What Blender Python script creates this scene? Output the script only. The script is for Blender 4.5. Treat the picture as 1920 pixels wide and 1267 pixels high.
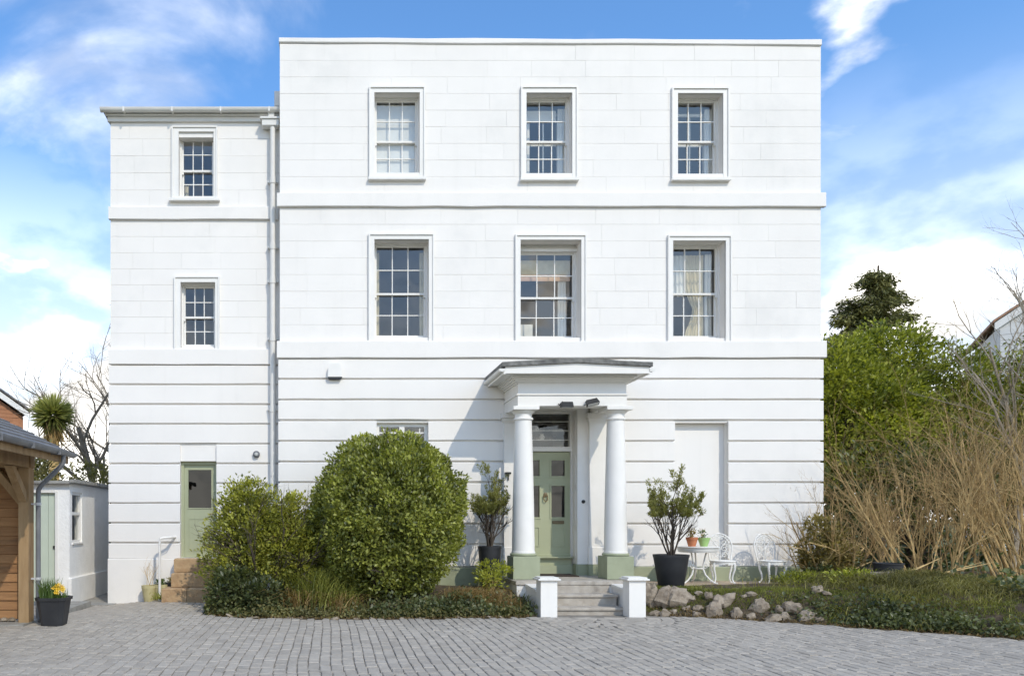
import bpy, math, random
import numpy as np
from mathutils import Vector, noise as mnoise

random.seed(7); np.random.seed(7)
scene = bpy.context.scene
for o in list(bpy.data.objects): bpy.data.objects.remove(o)
col = scene.collection
R = math.radians

# ------------------------------------------------------------------ camera
D = 14.5; FPX = 1450.0; ZC = 1.48; VX, VY = 610.0, 975.0
cd = bpy.data.cameras.new('camera'); cam = bpy.data.objects.new('camera', cd); col.objects.link(cam)
cam.location = (0, -D, ZC); cam.rotation_euler = (R(90), 0, 0)
cd.sensor_width = 36; cd.lens = 36 * FPX / 1920
cd.shift_x = (960 - VX) / 1920; cd.shift_y = (VY - 633.5) / 1920
cd.clip_start = 0.1; cd.clip_end = 3000
scene.camera = cam

# ------------------------------------------------------------------ sky + sun
SUN_TO = Vector((0.50, -1.0, 0.98)).normalized()         # towards the sun
elev = math.asin(SUN_TO.z); azim = math.atan2(SUN_TO.x, SUN_TO.y)
w = bpy.data.worlds.new('World'); scene.world = w; w.use_nodes = True
nt = w.node_tree; nt.nodes.clear()
def N(tree, typ, **kw):
    n = tree.nodes.new(typ)
    for k, v in kw.items(): setattr(n, k, v)
    return n
def mth(tree, op, a, b=None, c=None, clamp=False):
    n = tree.nodes.new('ShaderNodeMath'); n.operation = op; n.use_clamp = clamp
    for i, v in enumerate((a, b, c)):
        if v is None: continue
        if isinstance(v, (int, float)): n.inputs[i].default_value = v
        else: tree.links.new(v, n.inputs[i])
    return n.outputs[0]
def maprange(tree, v, a, b, c, d, smooth=False):
    n = tree.nodes.new('ShaderNodeMapRange'); n.interpolation_type = 'SMOOTHSTEP' if smooth else 'LINEAR'
    tree.links.new(v, n.inputs[0])
    for i, x in enumerate((a, b, c, d)): 
        if isinstance(x, (int, float)): n.inputs[i + 1].default_value = x
        else: tree.links.new(x, n.inputs[i + 1])
    return n.outputs[0]
def mixc(tree, f, a, b, typ='MIX'):
    n = tree.nodes.new('ShaderNodeMix'); n.data_type = 'RGBA'; n.blend_type = typ
    for sock, v in ((n.inputs[0], f), (n.inputs[6], a), (n.inputs[7], b)):
        if isinstance(v, (int, float)): sock.default_value = v
        elif isinstance(v, tuple): sock.default_value = (*v[:3], 1)
        else: tree.links.new(v, sock)
    return n.outputs[2]
SKY = 0.15
sky = N(nt, 'ShaderNodeTexSky', sky_type='NISHITA'); sky.sun_disc = False
sky.sun_elevation = elev; sky.sun_rotation = azim
sky.air_density = 1.0; sky.dust_density = 0.6; sky.ozone_density = 2.0
tc = N(nt, 'ShaderNodeTexCoord')
sep = N(nt, 'ShaderNodeSeparateXYZ'); nt.links.new(tc.outputs['Generated'], sep.inputs[0])
zz = mth(nt, 'MAXIMUM', sep.outputs[2], 0.0)
# high wispy cirrus on a flat layer
den = mth(nt, 'ADD', zz, 0.22)
cx = mth(nt, 'DIVIDE', sep.outputs[0], den); cy = mth(nt, 'DIVIDE', sep.outputs[1], den)
cmb = N(nt, 'ShaderNodeCombineXYZ'); nt.links.new(cx, cmb.inputs[0]); nt.links.new(cy, cmb.inputs[1])
cmb.inputs[2].default_value = 17.5
n1 = N(nt, 'ShaderNodeTexNoise'); n1.inputs['Scale'].default_value = 1.5; n1.inputs['Detail'].default_value = 9
n1.inputs['Roughness'].default_value = 0.55; n1.inputs['Distortion'].default_value = 0.7
nt.links.new(cmb.outputs[0], n1.inputs['Vector'])
wisp = maprange(nt, n1.outputs[0], 0.47, 0.80, 0.0, 0.7, True)
# low cumulus, thicker towards the horizon
mp = N(nt, 'ShaderNodeMapping'); mp.inputs['Scale'].default_value = (1, 1, 1.9); mp.inputs['Location'].default_value = (5.1, 1.7, 0.3); mp.inputs['Rotation'].default_value = (0.04, 0, R(6.5))
nt.links.new(tc.outputs['Generated'], mp.inputs[0])
n2 = N(nt, 'ShaderNodeTexNoise'); n2.inputs['Scale'].default_value = 3.6; n2.inputs['Detail'].default_value = 10
n2.inputs['Roughness'].default_value = 0.5
nt.links.new(mp.outputs[0], n2.inputs['Vector'])
thr = maprange(nt, zz, 0.16, 0.46, 0.42, 0.625)
dif = mth(nt, 'SUBTRACT', n2.outputs[0], thr)
cum = maprange(nt, dif, 0.0, 0.13, 0.0, 1.0, True)
cl = mth(nt, 'MAXIMUM', wisp, cum)
hz = maprange(nt, zz, 0.0, 0.48, 0.95, 0.0, True)
cl = mth(nt, 'MAXIMUM', cl, hz)
skyc = mixc(nt, 1.0, sky.outputs[0], (0.84, 1.22, 1.50), 'MULTIPLY')
n3 = N(nt, 'ShaderNodeTexNoise'); n3.inputs['Scale'].default_value = 9; n3.inputs['Detail'].default_value = 6
nt.links.new(mp.outputs[0], n3.inputs['Vector'])
clc = mixc(nt, maprange(nt, n3.outputs[0], 0.38, 0.6, 0, 1, True), (6.6, 6.45, 6.2), (13.6, 13.0, 11.9))
c = mixc(nt, cl, skyc, clc)
bg = N(nt, 'ShaderNodeBackground'); bg.inputs[1].default_value = SKY
nt.links.new(c, bg.inputs[0])
wo = N(nt, 'ShaderNodeOutputWorld'); nt.links.new(bg.outputs[0], wo.inputs[0])
sd = bpy.data.lights.new('sun', 'SUN'); sd.energy = 2.1; sd.angle = R(0.55); sd.color = (1.0, 0.91, 0.76)
so = bpy.data.objects.new('sun', sd); col.objects.link(so); so.location = (10, -20, 25)
so.rotation_euler = (-SUN_TO).to_track_quat('-Z', 'Y').to_euler()
vs = scene.view_settings; vs.view_transform = 'Standard'; vs.look = 'None'; vs.exposure = 0.26; vs.gamma = 1.0

# ------------------------------------------------------------------ materials
MATS = {}
def ramp_mat(name, c1, c2, scale=6, rough=0.6, bump=0.15, bscale=40, spec=0.35, stain=None, stain_amt=0.0, rnd=0.0, stretch=(1, 1, 1), tone=False, detail=5, streak=0.0):
    m = bpy.data.materials.new(name); m.use_nodes = True; t = m.node_tree
    b = t.nodes['Principled BSDF']; b.inputs['Roughness'].default_value = rough
    b.inputs['Specular IOR Level'].default_value = spec
    g = N(t, 'ShaderNodeNewGeometry')
    mp = N(t, 'ShaderNodeMapping'); mp.inputs['Scale'].default_value = stretch; t.links.new(g.outputs['Position'], mp.inputs[0])
    n = N(t, 'ShaderNodeTexNoise'); n.inputs['Scale'].default_value = scale; n.inputs['Detail'].default_value = detail
    t.links.new(mp.outputs[0], n.inputs['Vector'])
    f = maprange(t, n.outputs[0], 0.3, 0.7, 0, 1)
    if tone:
        a = N(t, 'ShaderNodeAttribute', attribute_name='tone')
        f = mth(t, 'ADD', mth(t, 'MULTIPLY', f, 0.4), mth(t, 'MULTIPLY', a.outputs['Fac'], 0.6), clamp=True)
    if rnd:
        oi = N(t, 'ShaderNodeObjectInfo')
        f = mth(t, 'ADD', mth(t, 'MULTIPLY', f, 1 - rnd), mth(t, 'MULTIPLY', oi.outputs['Random'], rnd))
    c = mixc(t, f, c1, c2)
    if stain:
        n3 = N(t, 'ShaderNodeTexNoise'); n3.inputs['Scale'].default_value = scale * 0.45; n3.inputs['Detail'].default_value = 9
        n3.inputs['Roughness'].default_value = 0.65
        mp3 = N(t, 'ShaderNodeMapping'); mp3.inputs['Location'].default_value = (3, 9, 5); t.links.new(mp.outputs[0], mp3.inputs[0]); t.links.new(mp3.outputs[0], n3.inputs['Vector'])
        s = maprange(t, n3.outputs[0], 0.5, 0.75, 0, stain_amt, True)
        c = mixc(t, s, c, stain)
    if streak:
        mp4 = N(t, 'ShaderNodeMapping'); mp4.inputs['Scale'].default_value = (4.2, 4.2, 0.3); t.links.new(g.outputs['Position'], mp4.inputs[0])
        n4 = N(t, 'ShaderNodeTexNoise'); n4.inputs['Scale'].default_value = 1.6; n4.inputs['Detail'].default_value = 7; t.links.new(mp4.outputs[0], n4.inputs['Vector'])
        c = mixc(t, maprange(t, n4.outputs[0], 0.54, 0.78, 0, streak, True), c, (0.52, 0.50, 0.45))
    t.links.new(c, b.inputs['Base Color'])
    if bump:
        nb = N(t, 'ShaderNodeTexNoise'); nb.inputs['Scale'].default_value = bscale; nb.inputs['Detail'].default_value = 6
        t.links.new(mp.outputs[0], nb.inputs['Vector'])
        bp = N(t, 'ShaderNodeBump'); bp.inputs['Strength'].default_value = bump; bp.inputs['Distance'].default_value = 0.02
        t.links.new(nb.outputs[0], bp.inputs['Height']); t.links.new(bp.outputs[0], b.inputs['Normal'])
    MATS[name] = m
    return m
def leaf_mat(name, dark, light, rough=0.42, trans=0.35, spec=0.4):
    m = bpy.data.materials.new(name); m.use_nodes = True; t = m.node_tree
    b = t.nodes['Principled BSDF']; b.inputs['Roughness'].default_value = rough; b.inputs['Specular IOR Level'].default_value = spec
    a = N(t, 'ShaderNodeAttribute', attribute_name='tone')
    c = mixc(t, a.outputs['Fac'], dark, light)
    t.links.new(c, b.inputs['Base Color'])
    tr = N(t, 'ShaderNodeBsdfTranslucent'); c2 = mixc(t, 1.0, c, (1.3, 1.35, 0.6), 'MULTIPLY'); t.links.new(c2, tr.inputs[0])
    mx = N(t, 'ShaderNodeMixShader'); mx.inputs[0].default_value = trans
    t.links.new(b.outputs[0], mx.inputs[1]); t.links.new(tr.outputs[0], mx.inputs[2])
    t.links.new(mx.outputs[0], t.nodes['Material Output'].inputs[0])
    MATS[name] = m; return m
def glass_mat(name, ior=1.75, tint=(0.93, 0.94, 0.92)):
    m = bpy.data.materials.new(name); m.use_nodes = True; t = m.node_tree; t.nodes.remove(t.nodes['Principled BSDF'])
    lw = N(t, 'ShaderNodeLayerWeight'); lw.inputs[0].default_value = 0.5
    f0 = ((ior-1)/(ior+1))**2
    frs = mth(t, 'ADD', mth(t, 'MULTIPLY', mth(t, 'POWER', lw.outputs['Facing'], 5.0), 0.9), f0, clamp=True)
    g = N(t, 'ShaderNodeBsdfGlossy'); g.inputs['Roughness'].default_value = 0.01
    geo = N(t, 'ShaderNodeNewGeometry')
    nb = N(t, 'ShaderNodeTexNoise'); nb.inputs['Scale'].default_value = 2.2; nb.inputs['Detail'].default_value = 1
    t.links.new(geo.outputs['Position'], nb.inputs['Vector'])
    bp = N(t, 'ShaderNodeBump'); bp.inputs['Strength'].default_value = 0.09; bp.inputs['Distance'].default_value = 0.05
    t.links.new(nb.outputs[0], bp.inputs['Height']); t.links.new(bp.outputs[0], g.inputs['Normal'])
    tr = N(t, 'ShaderNodeBsdfTransparent'); tr.inputs[0].default_value = (*tint, 1)
    mx = N(t, 'ShaderNodeMixShader'); t.links.new(frs, mx.inputs[0]); t.links.new(tr.outputs[0], mx.inputs[1]); t.links.new(g.outputs[0], mx.inputs[2])
    t.links.new(mx.outputs[0], t.nodes['Material Output'].inputs[0]); MATS[name] = m
ramp_mat('stucco', (0.765, 0.735, 0.69), (0.815, 0.783, 0.737), 1.3, 0.62, 0.10, 55, stain=(0.60, 0.59, 0.56), stain_amt=0.4, rnd=0.3, detail=7, streak=0.07)
ramp_mat('paint', (0.755, 0.735, 0.69), (0.795, 0.772, 0.73), 3, 0.42, 0.03, 30, stain=(0.56, 0.55, 0.5), stain_amt=0.28, streak=0.12)
ramp_mat('pipe_paint', (0.67, 0.655, 0.615), (0.74, 0.725, 0.685), 3, 0.45, 0.03, 30, stain=(0.45, 0.44, 0.42), stain_amt=0.3)
ramp_mat('rough_white', (0.80, 0.785, 0.75), (0.86, 0.845, 0.81), 5, 0.75, 0.35, 26, stain=(0.6, 0.6, 0.57), stain_amt=0.3)
ramp_mat('green_paint', (0.36, 0.38, 0.245), (0.39, 0.41, 0.27), 3, 0.42, 0.03, 40)
ramp_mat('green_plinth', (0.30, 0.325, 0.215), (0.34, 0.365, 0.245), 4, 0.55, 0.05, 40, stain=(0.19, 0.21, 0.14), stain_amt=0.6)
ramp_mat('shed_green', (0.50, 0.56, 0.46), (0.55, 0.61, 0.50), 3, 0.5, 0.05, 40)
ramp_mat('interior', (0.36, 0.34, 0.31), (0.42, 0.40, 0.37), 1, 0.9, 0)
ramp_mat('fabric_white', (0.72, 0.71, 0.68), (0.8, 0.79, 0.76), 4, 0.85, 0.05, 30)
ramp_mat('fabric_cream', (0.55, 0.47, 0.30), (0.66, 0.58, 0.40), 8, 0.85, 0.1, 30)
ramp_mat('fabric_pink', (0.55, 0.33, 0.22), (0.66, 0.46, 0.34), 12, 0.85, 0.1, 30)
ramp_mat('lead', (0.085, 0.085, 0.08), (0.22, 0.215, 0.20), 9, 0.8, 0.4, 40, stain=(0.36, 0.35, 0.31), stain_amt=0.7)
ramp_mat('slate', (0.07, 0.072, 0.08), (0.17, 0.17, 0.18), 9, 0.6, 0.3, 30, rnd=0.5, stain=(0.2, 0.18, 0.1), stain_amt=0.5)
ramp_mat('step_stone', (0.34, 0.30, 0.25), (0.46, 0.42, 0.36), 7, 0.8, 0.4, 35, stain=(0.16, 0.14, 0.12), stain_amt=0.75)
ramp_mat('sandstone', (0.34, 0.21, 0.11), (0.50, 0.36, 0.21), 7, 0.85, 0.6, 30, rnd=0.3, stain=(0.16, 0.11, 0.06), stain_amt=0.6)
ramp_mat('flagstone', (0.36, 0.28, 0.20), (0.47, 0.38, 0.28), 5, 0.85, 0.3, 30, stain=(0.18, 0.14, 0.1), stain_amt=0.5)
ramp_mat('paver', (0.28, 0.25, 0.212), (0.46, 0.415, 0.352), 11, 0.78, 0.45, 60, tone=True, stain=(0.40, 0.39, 0.37), stain_amt=0.3)
ramp_mat('paver_joint', (0.18, 0.163, 0.14), (0.25, 0.228, 0.198), 12, 0.95, 0.4, 60)
ramp_mat('concrete', (0.24, 0.23, 0.21), (0.34, 0.33, 0.30), 6, 0.9, 0.4, 40, stain=(0.12, 0.11, 0.09), stain_amt=0.6)
ramp_mat('timber', (0.24, 0.15, 0.07), (0.38, 0.26, 0.14), 5, 0.75, 0.35, 30, rnd=0.3, stretch=(2, 2, 0.35), stain=(0.15, 0.08, 0.04), stain_amt=0.6)
ramp_mat('board', (0.20, 0.10, 0.042), (0.36, 0.195, 0.085), 5, 0.75, 0.4, 30, rnd=0.55, stretch=(0.35, 1, 4), stain=(0.1, 0.055, 0.03), stain_amt=0.6)
ramp_mat('grey_metal', (0.13, 0.135, 0.145), (0.18, 0.185, 0.195), 5, 0.42, 0.05, 30)
ramp_mat('steel', (0.42, 0.42, 0.42), (0.55, 0.55, 0.55), 5, 0.35, 0.05, 30)
ramp_mat('black_plastic', (0.022, 0.023, 0.026), (0.034, 0.035, 0.038), 5, 0.5, 0.05, 30)
ramp_mat('black_metal', (0.015, 0.015, 0.015), (0.03, 0.03, 0.03), 5, 0.45, 0.05, 30)
ramp_mat('lamp_lens', (0.45, 0.45, 0.42), (0.55, 0.55, 0.52), 5, 0.2, 0.0, 30)
ramp_mat('brass', (0.14, 0.10, 0.05), (0.2, 0.15, 0.08), 5, 0.4, 0.05, 30)
ramp_mat('terracotta', (0.40, 0.13, 0.055), (0.5, 0.19, 0.09), 8, 0.8, 0.15, 40)
ramp_mat('glazed_green', (0.30, 0.47, 0.16), (0.36, 0.53, 0.2), 6, 0.35, 0.03, 30)
ramp_mat('yellow_clay', (0.42, 0.37, 0.19), (0.55, 0.49, 0.27), 8, 0.75, 0.15, 40)
ramp_mat('soil', (0.045, 0.032, 0.02), (0.105, 0.08, 0.05), 9, 0.95, 0.9, 25, stain=(0.06, 0.075, 0.02), stain_amt=0.8)
ramp_mat('grass_ground', (0.045, 0.065, 0.018), (0.10, 0.12, 0.035), 3, 0.95, 0.6, 20)
ramp_mat('rock', (0.165, 0.13, 0.092), (0.37, 0.31, 0.24), 14, 0.9, 1.0, 22, rnd=0.25, stain=(0.10, 0.075, 0.05), stain_amt=0.9)
ramp_mat('bark_grey', (0.17, 0.14, 0.11), (0.30, 0.26, 0.21), 14, 0.9, 0.5, 40)
ramp_mat('bark_brown', (0.24, 0.155, 0.065), (0.50, 0.345, 0.15), 7, 0.85, 0.4, 40)
ramp_mat('bark_pale', (0.25, 0.205, 0.15), (0.40, 0.34, 0.26), 14, 0.9, 0.4, 40)
ramp_mat('bark_tan', (0.37, 0.25, 0.10), (0.66, 0.47, 0.215), 7, 0.85, 0.4, 40)
ramp_mat('bark_dark', (0.05, 0.038, 0.028), (0.10, 0.08, 0.06), 14, 0.9, 0.4, 40)
ramp_mat('far_brick', (0.34, 0.15, 0.075), (0.44, 0.21, 0.11), 4, 0.85, 0.1, 30, rnd=0.5)
ramp_mat('far_render', (0.62, 0.61, 0.59), (0.70, 0.69, 0.67), 2, 0.85, 0.1, 30)
ramp_mat('far_tile', (0.30, 0.16, 0.10), (0.42, 0.25, 0.16), 4, 0.85, 0.2, 30)
ramp_mat('air_brick', (0.30, 0.22, 0.15), (0.5, 0.42, 0.32), 12, 0.9, 0.6, 40)
ramp_mat('mat_fibre', (0.035, 0.025, 0.02), (0.06, 0.045, 0.035), 30, 0.95, 0.5, 90)
ramp_mat('petal', (0.75, 0.48, 0.03), (0.85, 0.62, 0.08), 9, 0.6, 0.05, 30)
ramp_mat('cut_wood', (0.2, 0.14, 0.09), (0.3, 0.22, 0.15), 9, 0.9, 0.3, 40)
leaf_mat('leaf_laurel', (0.065, 0.08, 0.02), (0.44, 0.46, 0.095), 0.36)
leaf_mat('leaf_yellow', (0.085, 0.1, 0.022), (0.52, 0.51, 0.09), 0.45)
leaf_mat('leaf_ivy', (0.045, 0.06, 0.026), (0.19, 0.21, 0.085), 0.38)
leaf_mat('leaf_scrub', (0.086, 0.081, 0.032), (0.299, 0.270, 0.103), 0.6)
leaf_mat('leaf_bright', (0.09, 0.115, 0.02), (0.44, 0.45, 0.065), 0.4)
leaf_mat('leaf_conifer', (0.055, 0.065, 0.02), (0.3, 0.28, 0.08), 0.6, 0.12)
leaf_mat('leaf_pot', (0.090, 0.102, 0.030), (0.324, 0.312, 0.090), 0.45)
leaf_mat('leaf_bronze', (0.091, 0.078, 0.029), (0.364, 0.286, 0.098), 0.45)
leaf_mat('leaf_turf', (0.09, 0.11, 0.02), (0.36, 0.36, 0.075), 0.6)
leaf_mat('leaf_sedge', (0.08, 0.078, 0.024), (0.38, 0.34, 0.1), 0.6)
leaf_mat('leaf_straw', (0.16, 0.09, 0.03), (0.46, 0.33, 0.14), 0.7)
leaf_mat('leaf_palm', (0.14, 0.16, 0.045), (0.5, 0.5, 0.18), 0.4)
leaf_mat('leaf_daff', (0.045, 0.085, 0.02), (0.13, 0.2, 0.05), 0.45)
leaf_mat('leaf_dead', (0.07, 0.045, 0.02), (0.27, 0.19, 0.09), 0.8)
glass_mat('glass', 2.0); glass_mat('glass_dark', 1.6, (0.25, 0.27, 0.28))

# ------------------------------------------------------------------ builders
WL = {}
def tag(o, label=None, cat=None, group=None, kind=None):
    for k, v in (('label', label), ('category', cat), ('group', group), ('kind', kind)):
        if v: o[k] = v
    return o
def root(name, loc, label, cat, group=None):
    o = bpy.data.objects.new(name, None); col.objects.link(o); o.location = loc; o.empty_display_size = 0.2
    WL[o] = np.array(loc, float); return tag(o, label, cat, group)
def link_mesh(name, me, mat, parent, V):
    if parent is None:
        org = np.array([(V[:, 0].min() + V[:, 0].max()) / 2, (V[:, 1].min() + V[:, 1].max()) / 2, V[:, 2].min()])
    else: org = WL[parent]
    V = V - org
    me.vertices.foreach_set('co', V.astype(np.float32).ravel()); me.update()
    o = bpy.data.objects.new(name, me); col.objects.link(o)
    if mat: me.materials.append(MATS[mat])
    if parent is None: o.location = org; WL[o] = org
    else: o.parent = parent; WL[o] = org
    return o
class MB:
    def __init__(s): s.v = []; s.f = []
    def add(s, vs, fs):
        n = len(s.v); s.v += [tuple(p) for p in vs]; s.f += [tuple(i + n for i in f) for f in fs]; return s
    def box(s, x0, x1, y0, y1, z0, z1, bev=0.0):
        if not bev:
            return s.add([(x0,y0,z0),(x1,y0,z0),(x1,y1,z0),(x0,y1,z0),(x0,y0,z1),(x1,y0,z1),(x1,y1,z1),(x0,y1,z1)],
              [(0,3,2,1),(4,5,6,7),(0,1,5,4),(1,2,6,5),(2,3,7,6),(3,0,4,7)])
        b = bev; vs = []; 
        for z, i in ((z0, b), (z0 + b, 0), (z1 - b, 0), (z1, b)):
            vs += [(x0+i+ (b if i==0 else 0)*0, y0+i, z), (x1-i, y0+i, z), (x1-i, y1-i, z), (x0+i, y1-i, z)]
        fs = [(0,3,2,1),(12,13,14,15)]
        for k in range(3):
            for j in range(4):
                a = k*4+j; c = k*4+(j+1)%4; fs.append((a, c, c+4, a+4))
        return s.add(vs, fs)
    def quad(s, a, b, c, d): return s.add([a, b, c, d], [(0,1,2,3)])
    def prism(s, poly, y0, y1):
        n = len(poly); vs = [(x, y0, z) for x, z in poly] + [(x, y1, z) for x, z in poly]
        fs = [tuple(range(n)), tuple(range(2*n-1, n-1, -1))] + [(i, i+n, (i+1)%n+n, (i+1)%n) for i in range(n)]
        return s.add(vs, fs)
    def tube(s, pts, rad, k=6, cap=True):
        pts = [Vector(p) for p in pts]; n = len(pts)
        if not hasattr(rad, '__len__'): rad = [rad]*n
        vs = []; prev = None
        for i, p in enumerate(pts):
            t = (pts[min(i+1, n-1)] - pts[max(i-1, 0)])
            t = t.normalized() if t.length > 1e-9 else Vector((0,0,1))
            u = prev - t*prev.dot(t) if prev is not None else (Vector((1,0,0)) if abs(t.x) < .8 else Vector((0,1,0))).cross(t)
            if u.length < 1e-6: u = Vector((0,1,0)).cross(t)
            u.normalize(); prev = u; v = t.cross(u)
            for j in range(k):
                a = 2*math.pi*j/k; q = p + (u*math.cos(a) + v*math.sin(a))*rad[i]; vs.append((q.x, q.y, q.z))
        fs = [(i*k+j, i*k+(j+1)%k, (i+1)*k+(j+1)%k, (i+1)*k+j) for i in range(n-1) for j in range(k)]
        if cap: fs += [tuple(range(k-1, -1, -1)), tuple((n-1)*k+j for j in range(k))]
        return s.add(vs, fs)
    def lathe(s, cx, cy, prof, k=24, cap=True):
        vs = []; n = len(prof)
        for r, z in prof:
            for j in range(k):
                a = 2*math.pi*j/k; vs.append((cx+r*math.cos(a), cy+r*math.sin(a), z))
        fs = [(i*k+j, i*k+(j+1)%k, (i+1)*k+(j+1)%k, (i+1)*k+j) for i in range(n-1) for j in range(k)]
        if cap: fs += [tuple(range(k-1, -1, -1)), tuple((n-1)*k+j for j in range(k))]
        return s.add(vs, fs)
    def strip(s, x0, x1, z0, z1, yb, yf, bev=0.006, jit=0.003, seg=0.45, slope=0.0, sd=0):
        rs = random.Random(sd or hash((round(x0,3), round(z0,3))))
        n = max(1, int((x1-x0)/seg)); vs = []; fs = []
        for i in range(n+1):
            x = x0+(x1-x0)*i/n; a = rs.uniform(-jit, jit); b = rs.uniform(-jit, jit); cyy = rs.uniform(-jit, jit)*0.6
            dz = slope*(x-x0)
            vs += [(x,yb,z0+a+dz),(x,yf+bev+cyy,z0+a+dz),(x,yf+cyy,z0+a+bev+dz),(x,yf+cyy,z1+b-bev+dz),(x,yf+bev+cyy,z1+b+dz),(x,yb,z1+b+dz)]
        for i in range(n):
            for j in range(6):
                a = i*6+j; b = i*6+(j+1)%6; fs.append((a, a+6, b+6, b))
        fs += [tuple(range(6)), tuple(n*6+j for j in range(5,-1,-1))]
        return s.add(vs, fs)
    def build(s, name, mat, parent=None, smooth=False, ang=35, tone=None):
        me = bpy.data.meshes.new(name); me.from_pydata(s.v, [], s.f)
        V = np.array(s.v, float)
        o = link_mesh(name, me, mat, parent, V)
        if smooth:
            me.polygons.foreach_set('use_smooth', [True]*len(me.polygons))
            me.set_sharp_from_angle(angle=R(ang))
        if tone is not None:
            at = me.attributes.new('tone', 'FLOAT', 'POINT'); at.data.foreach_set('value', np.asarray(tone, np.float32))
        return o
def nrm(a): return a / np.maximum(np.linalg.norm(a, axis=1, keepdims=True), 1e-9)
def leaves(name, mat, parent, P, Dv, Nv, L, Wd, tone, fold=0.18):
    """each leaf: four vertices, two triangles folded along the midrib"""
    n = len(P); Dv = nrm(Dv); S = nrm(np.cross(Nv, Dv)); Nn = np.cross(Dv, S)
    L = np.broadcast_to(L, n)[:, None]; Wd = np.broadcast_to(Wd, n)[:, None]
    V = np.empty((n, 4, 3)); mid = P + Dv*L*0.48
    V[:, 0] = P; V[:, 1] = mid + S*Wd*.5 + Nn*Wd*fold; V[:, 2] = P + Dv*L - Nn*L*0.06; V[:, 3] = mid - S*Wd*.5 + Nn*Wd*fold
    base = np.arange(n)[:, None]*4
    F = np.concatenate([base + np.array([0,1,2]), base + np.array([0,2,3])], 1).reshape(-1, 3)
    me = bpy.data.meshes.new(name)
    me.vertices.add(n*4); me.loops.add(len(F)*3); me.polygons.add(len(F))
    me.loops.foreach_set('vertex_index', F.ravel().astype(np.int32))
    me.polygons.foreach_set('loop_start', np.arange(0, len(F)*3, 3, dtype=np.int32))
    o = link_mesh(name, me, mat, parent, V.reshape(-1, 3))
    me.validate()
    at = me.attributes.new('tone', 'FLOAT', 'POINT'); at.data.foreach_set('value', np.repeat(np.clip(tone, 0, 1), 4).astype(np.float32))
    return o
def rdir(n): return nrm(np.random.normal(size=(n, 3)))
def lump(P, s, seed=0.0):
    return np.array([mnoise.noise(Vector((p[0]*s+seed, p[1]*s-seed, p[2]*s+seed*.5))) for p in P])
def blob_foliage(name, mat, parent, blobs, n, size, clump=0.25, per=26, aspect=0.5, updir=0.3, tbase=0.45, tvar=0.25, depth=0.55):
    """leaf clumps spread through the outer volume of several overlapping ellipsoids"""
    B = np.array(blobs, float); area = (B[:, 3]*B[:, 5]); area /= area.sum()
    nc = max(1, n//per)
    bi = np.random.choice(len(B), nc, p=area); d = rdir(nc)
    rad = 1 - depth*np.random.rand(nc)**2.2
    C = B[bi, :3] + d*B[bi, 3:6]*rad[:, None]*(0.88+0.24*np.random.rand(nc))[:, None]
    ctone = tbase + tvar*np.random.normal(size=nc)
    ci = np.repeat(np.arange(nc), per); m = len(ci)
    off = rdir(m)*(clump*np.random.rand(m)**0.5*(0.5+np.random.rand(nc)[ci]))[:, None]*np.array([1, 1, 0.75])
    P = C[ci] + off
    dirs = nrm(off + d[ci]*clump*0.6 + np.array([0, 0, updir*clump])) + 0.45*rdir(m)
    Nv = nrm(d[ci]*0.6 + np.array([0, 0, 0.8]) + 0.5*rdir(m))
    L = size*(0.6+0.8*np.random.rand(m))
    return leaves(name, mat, parent, P, dirs, Nv, L, L*aspect, ctone[ci]+0.16*np.random.normal(size=m))
def grow(mb, p, d, L, r, lev, spec, tips, k=5):
    """recursive limb: spec = list of (children, spread, length ratio, wobble, up)"""
    nseg = 5 if lev == 0 else 4
    pts = [Vector(p)]; d = Vector(d).normalized(); rads = [r]
    ch, spread, ratio, wob, up = spec[min(lev, len(spec)-1)]
    last = lev >= len(spec)-1
    r1 = r*(0.25 if last else 0.5)
    for i in range(nseg):
        d = (d + Vector((random.gauss(0, wob), random.gauss(0, wob), random.gauss(0, wob)+up))).normalized()
        pts.append(pts[-1] + d*L/nseg); rads.append(r + (r1-r)*(i+1)/nseg)
    mb.tube(pts, rads, k, cap=False)
    tips.append((pts[-1], d.copy(), lev))
    if last: return
    for c in range(ch):
        t = 0.3 + 0.7*(c+random.random()*.7)/ch; t = min(t, 1)
        i = min(int(t*nseg), nseg-1); f = t*nseg-i
        q = pts[i].lerp(pts[i+1], f)
        ax = Vector((random.gauss(0,1), random.gauss(0,1), random.gauss(0,1)))
        dd = (d + (ax - d*ax.dot(d)).normalized()*spread*random.uniform(.6, 1.3)).normalized()
        grow(mb, q, dd, L*ratio*random.uniform(.65, 1.15), max(rads[i+1]*0.72, 0.0015), lev+1, spec, tips, max(3, k-1))
def smooth01(t): t = min(max(t, 0), 1); return t*t*(3-2*t)
def W(px, py, Y): d = D+Y; return ((px-VX)*d/FPX, Y, ZC+(VY-py)*d/FPX)

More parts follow.
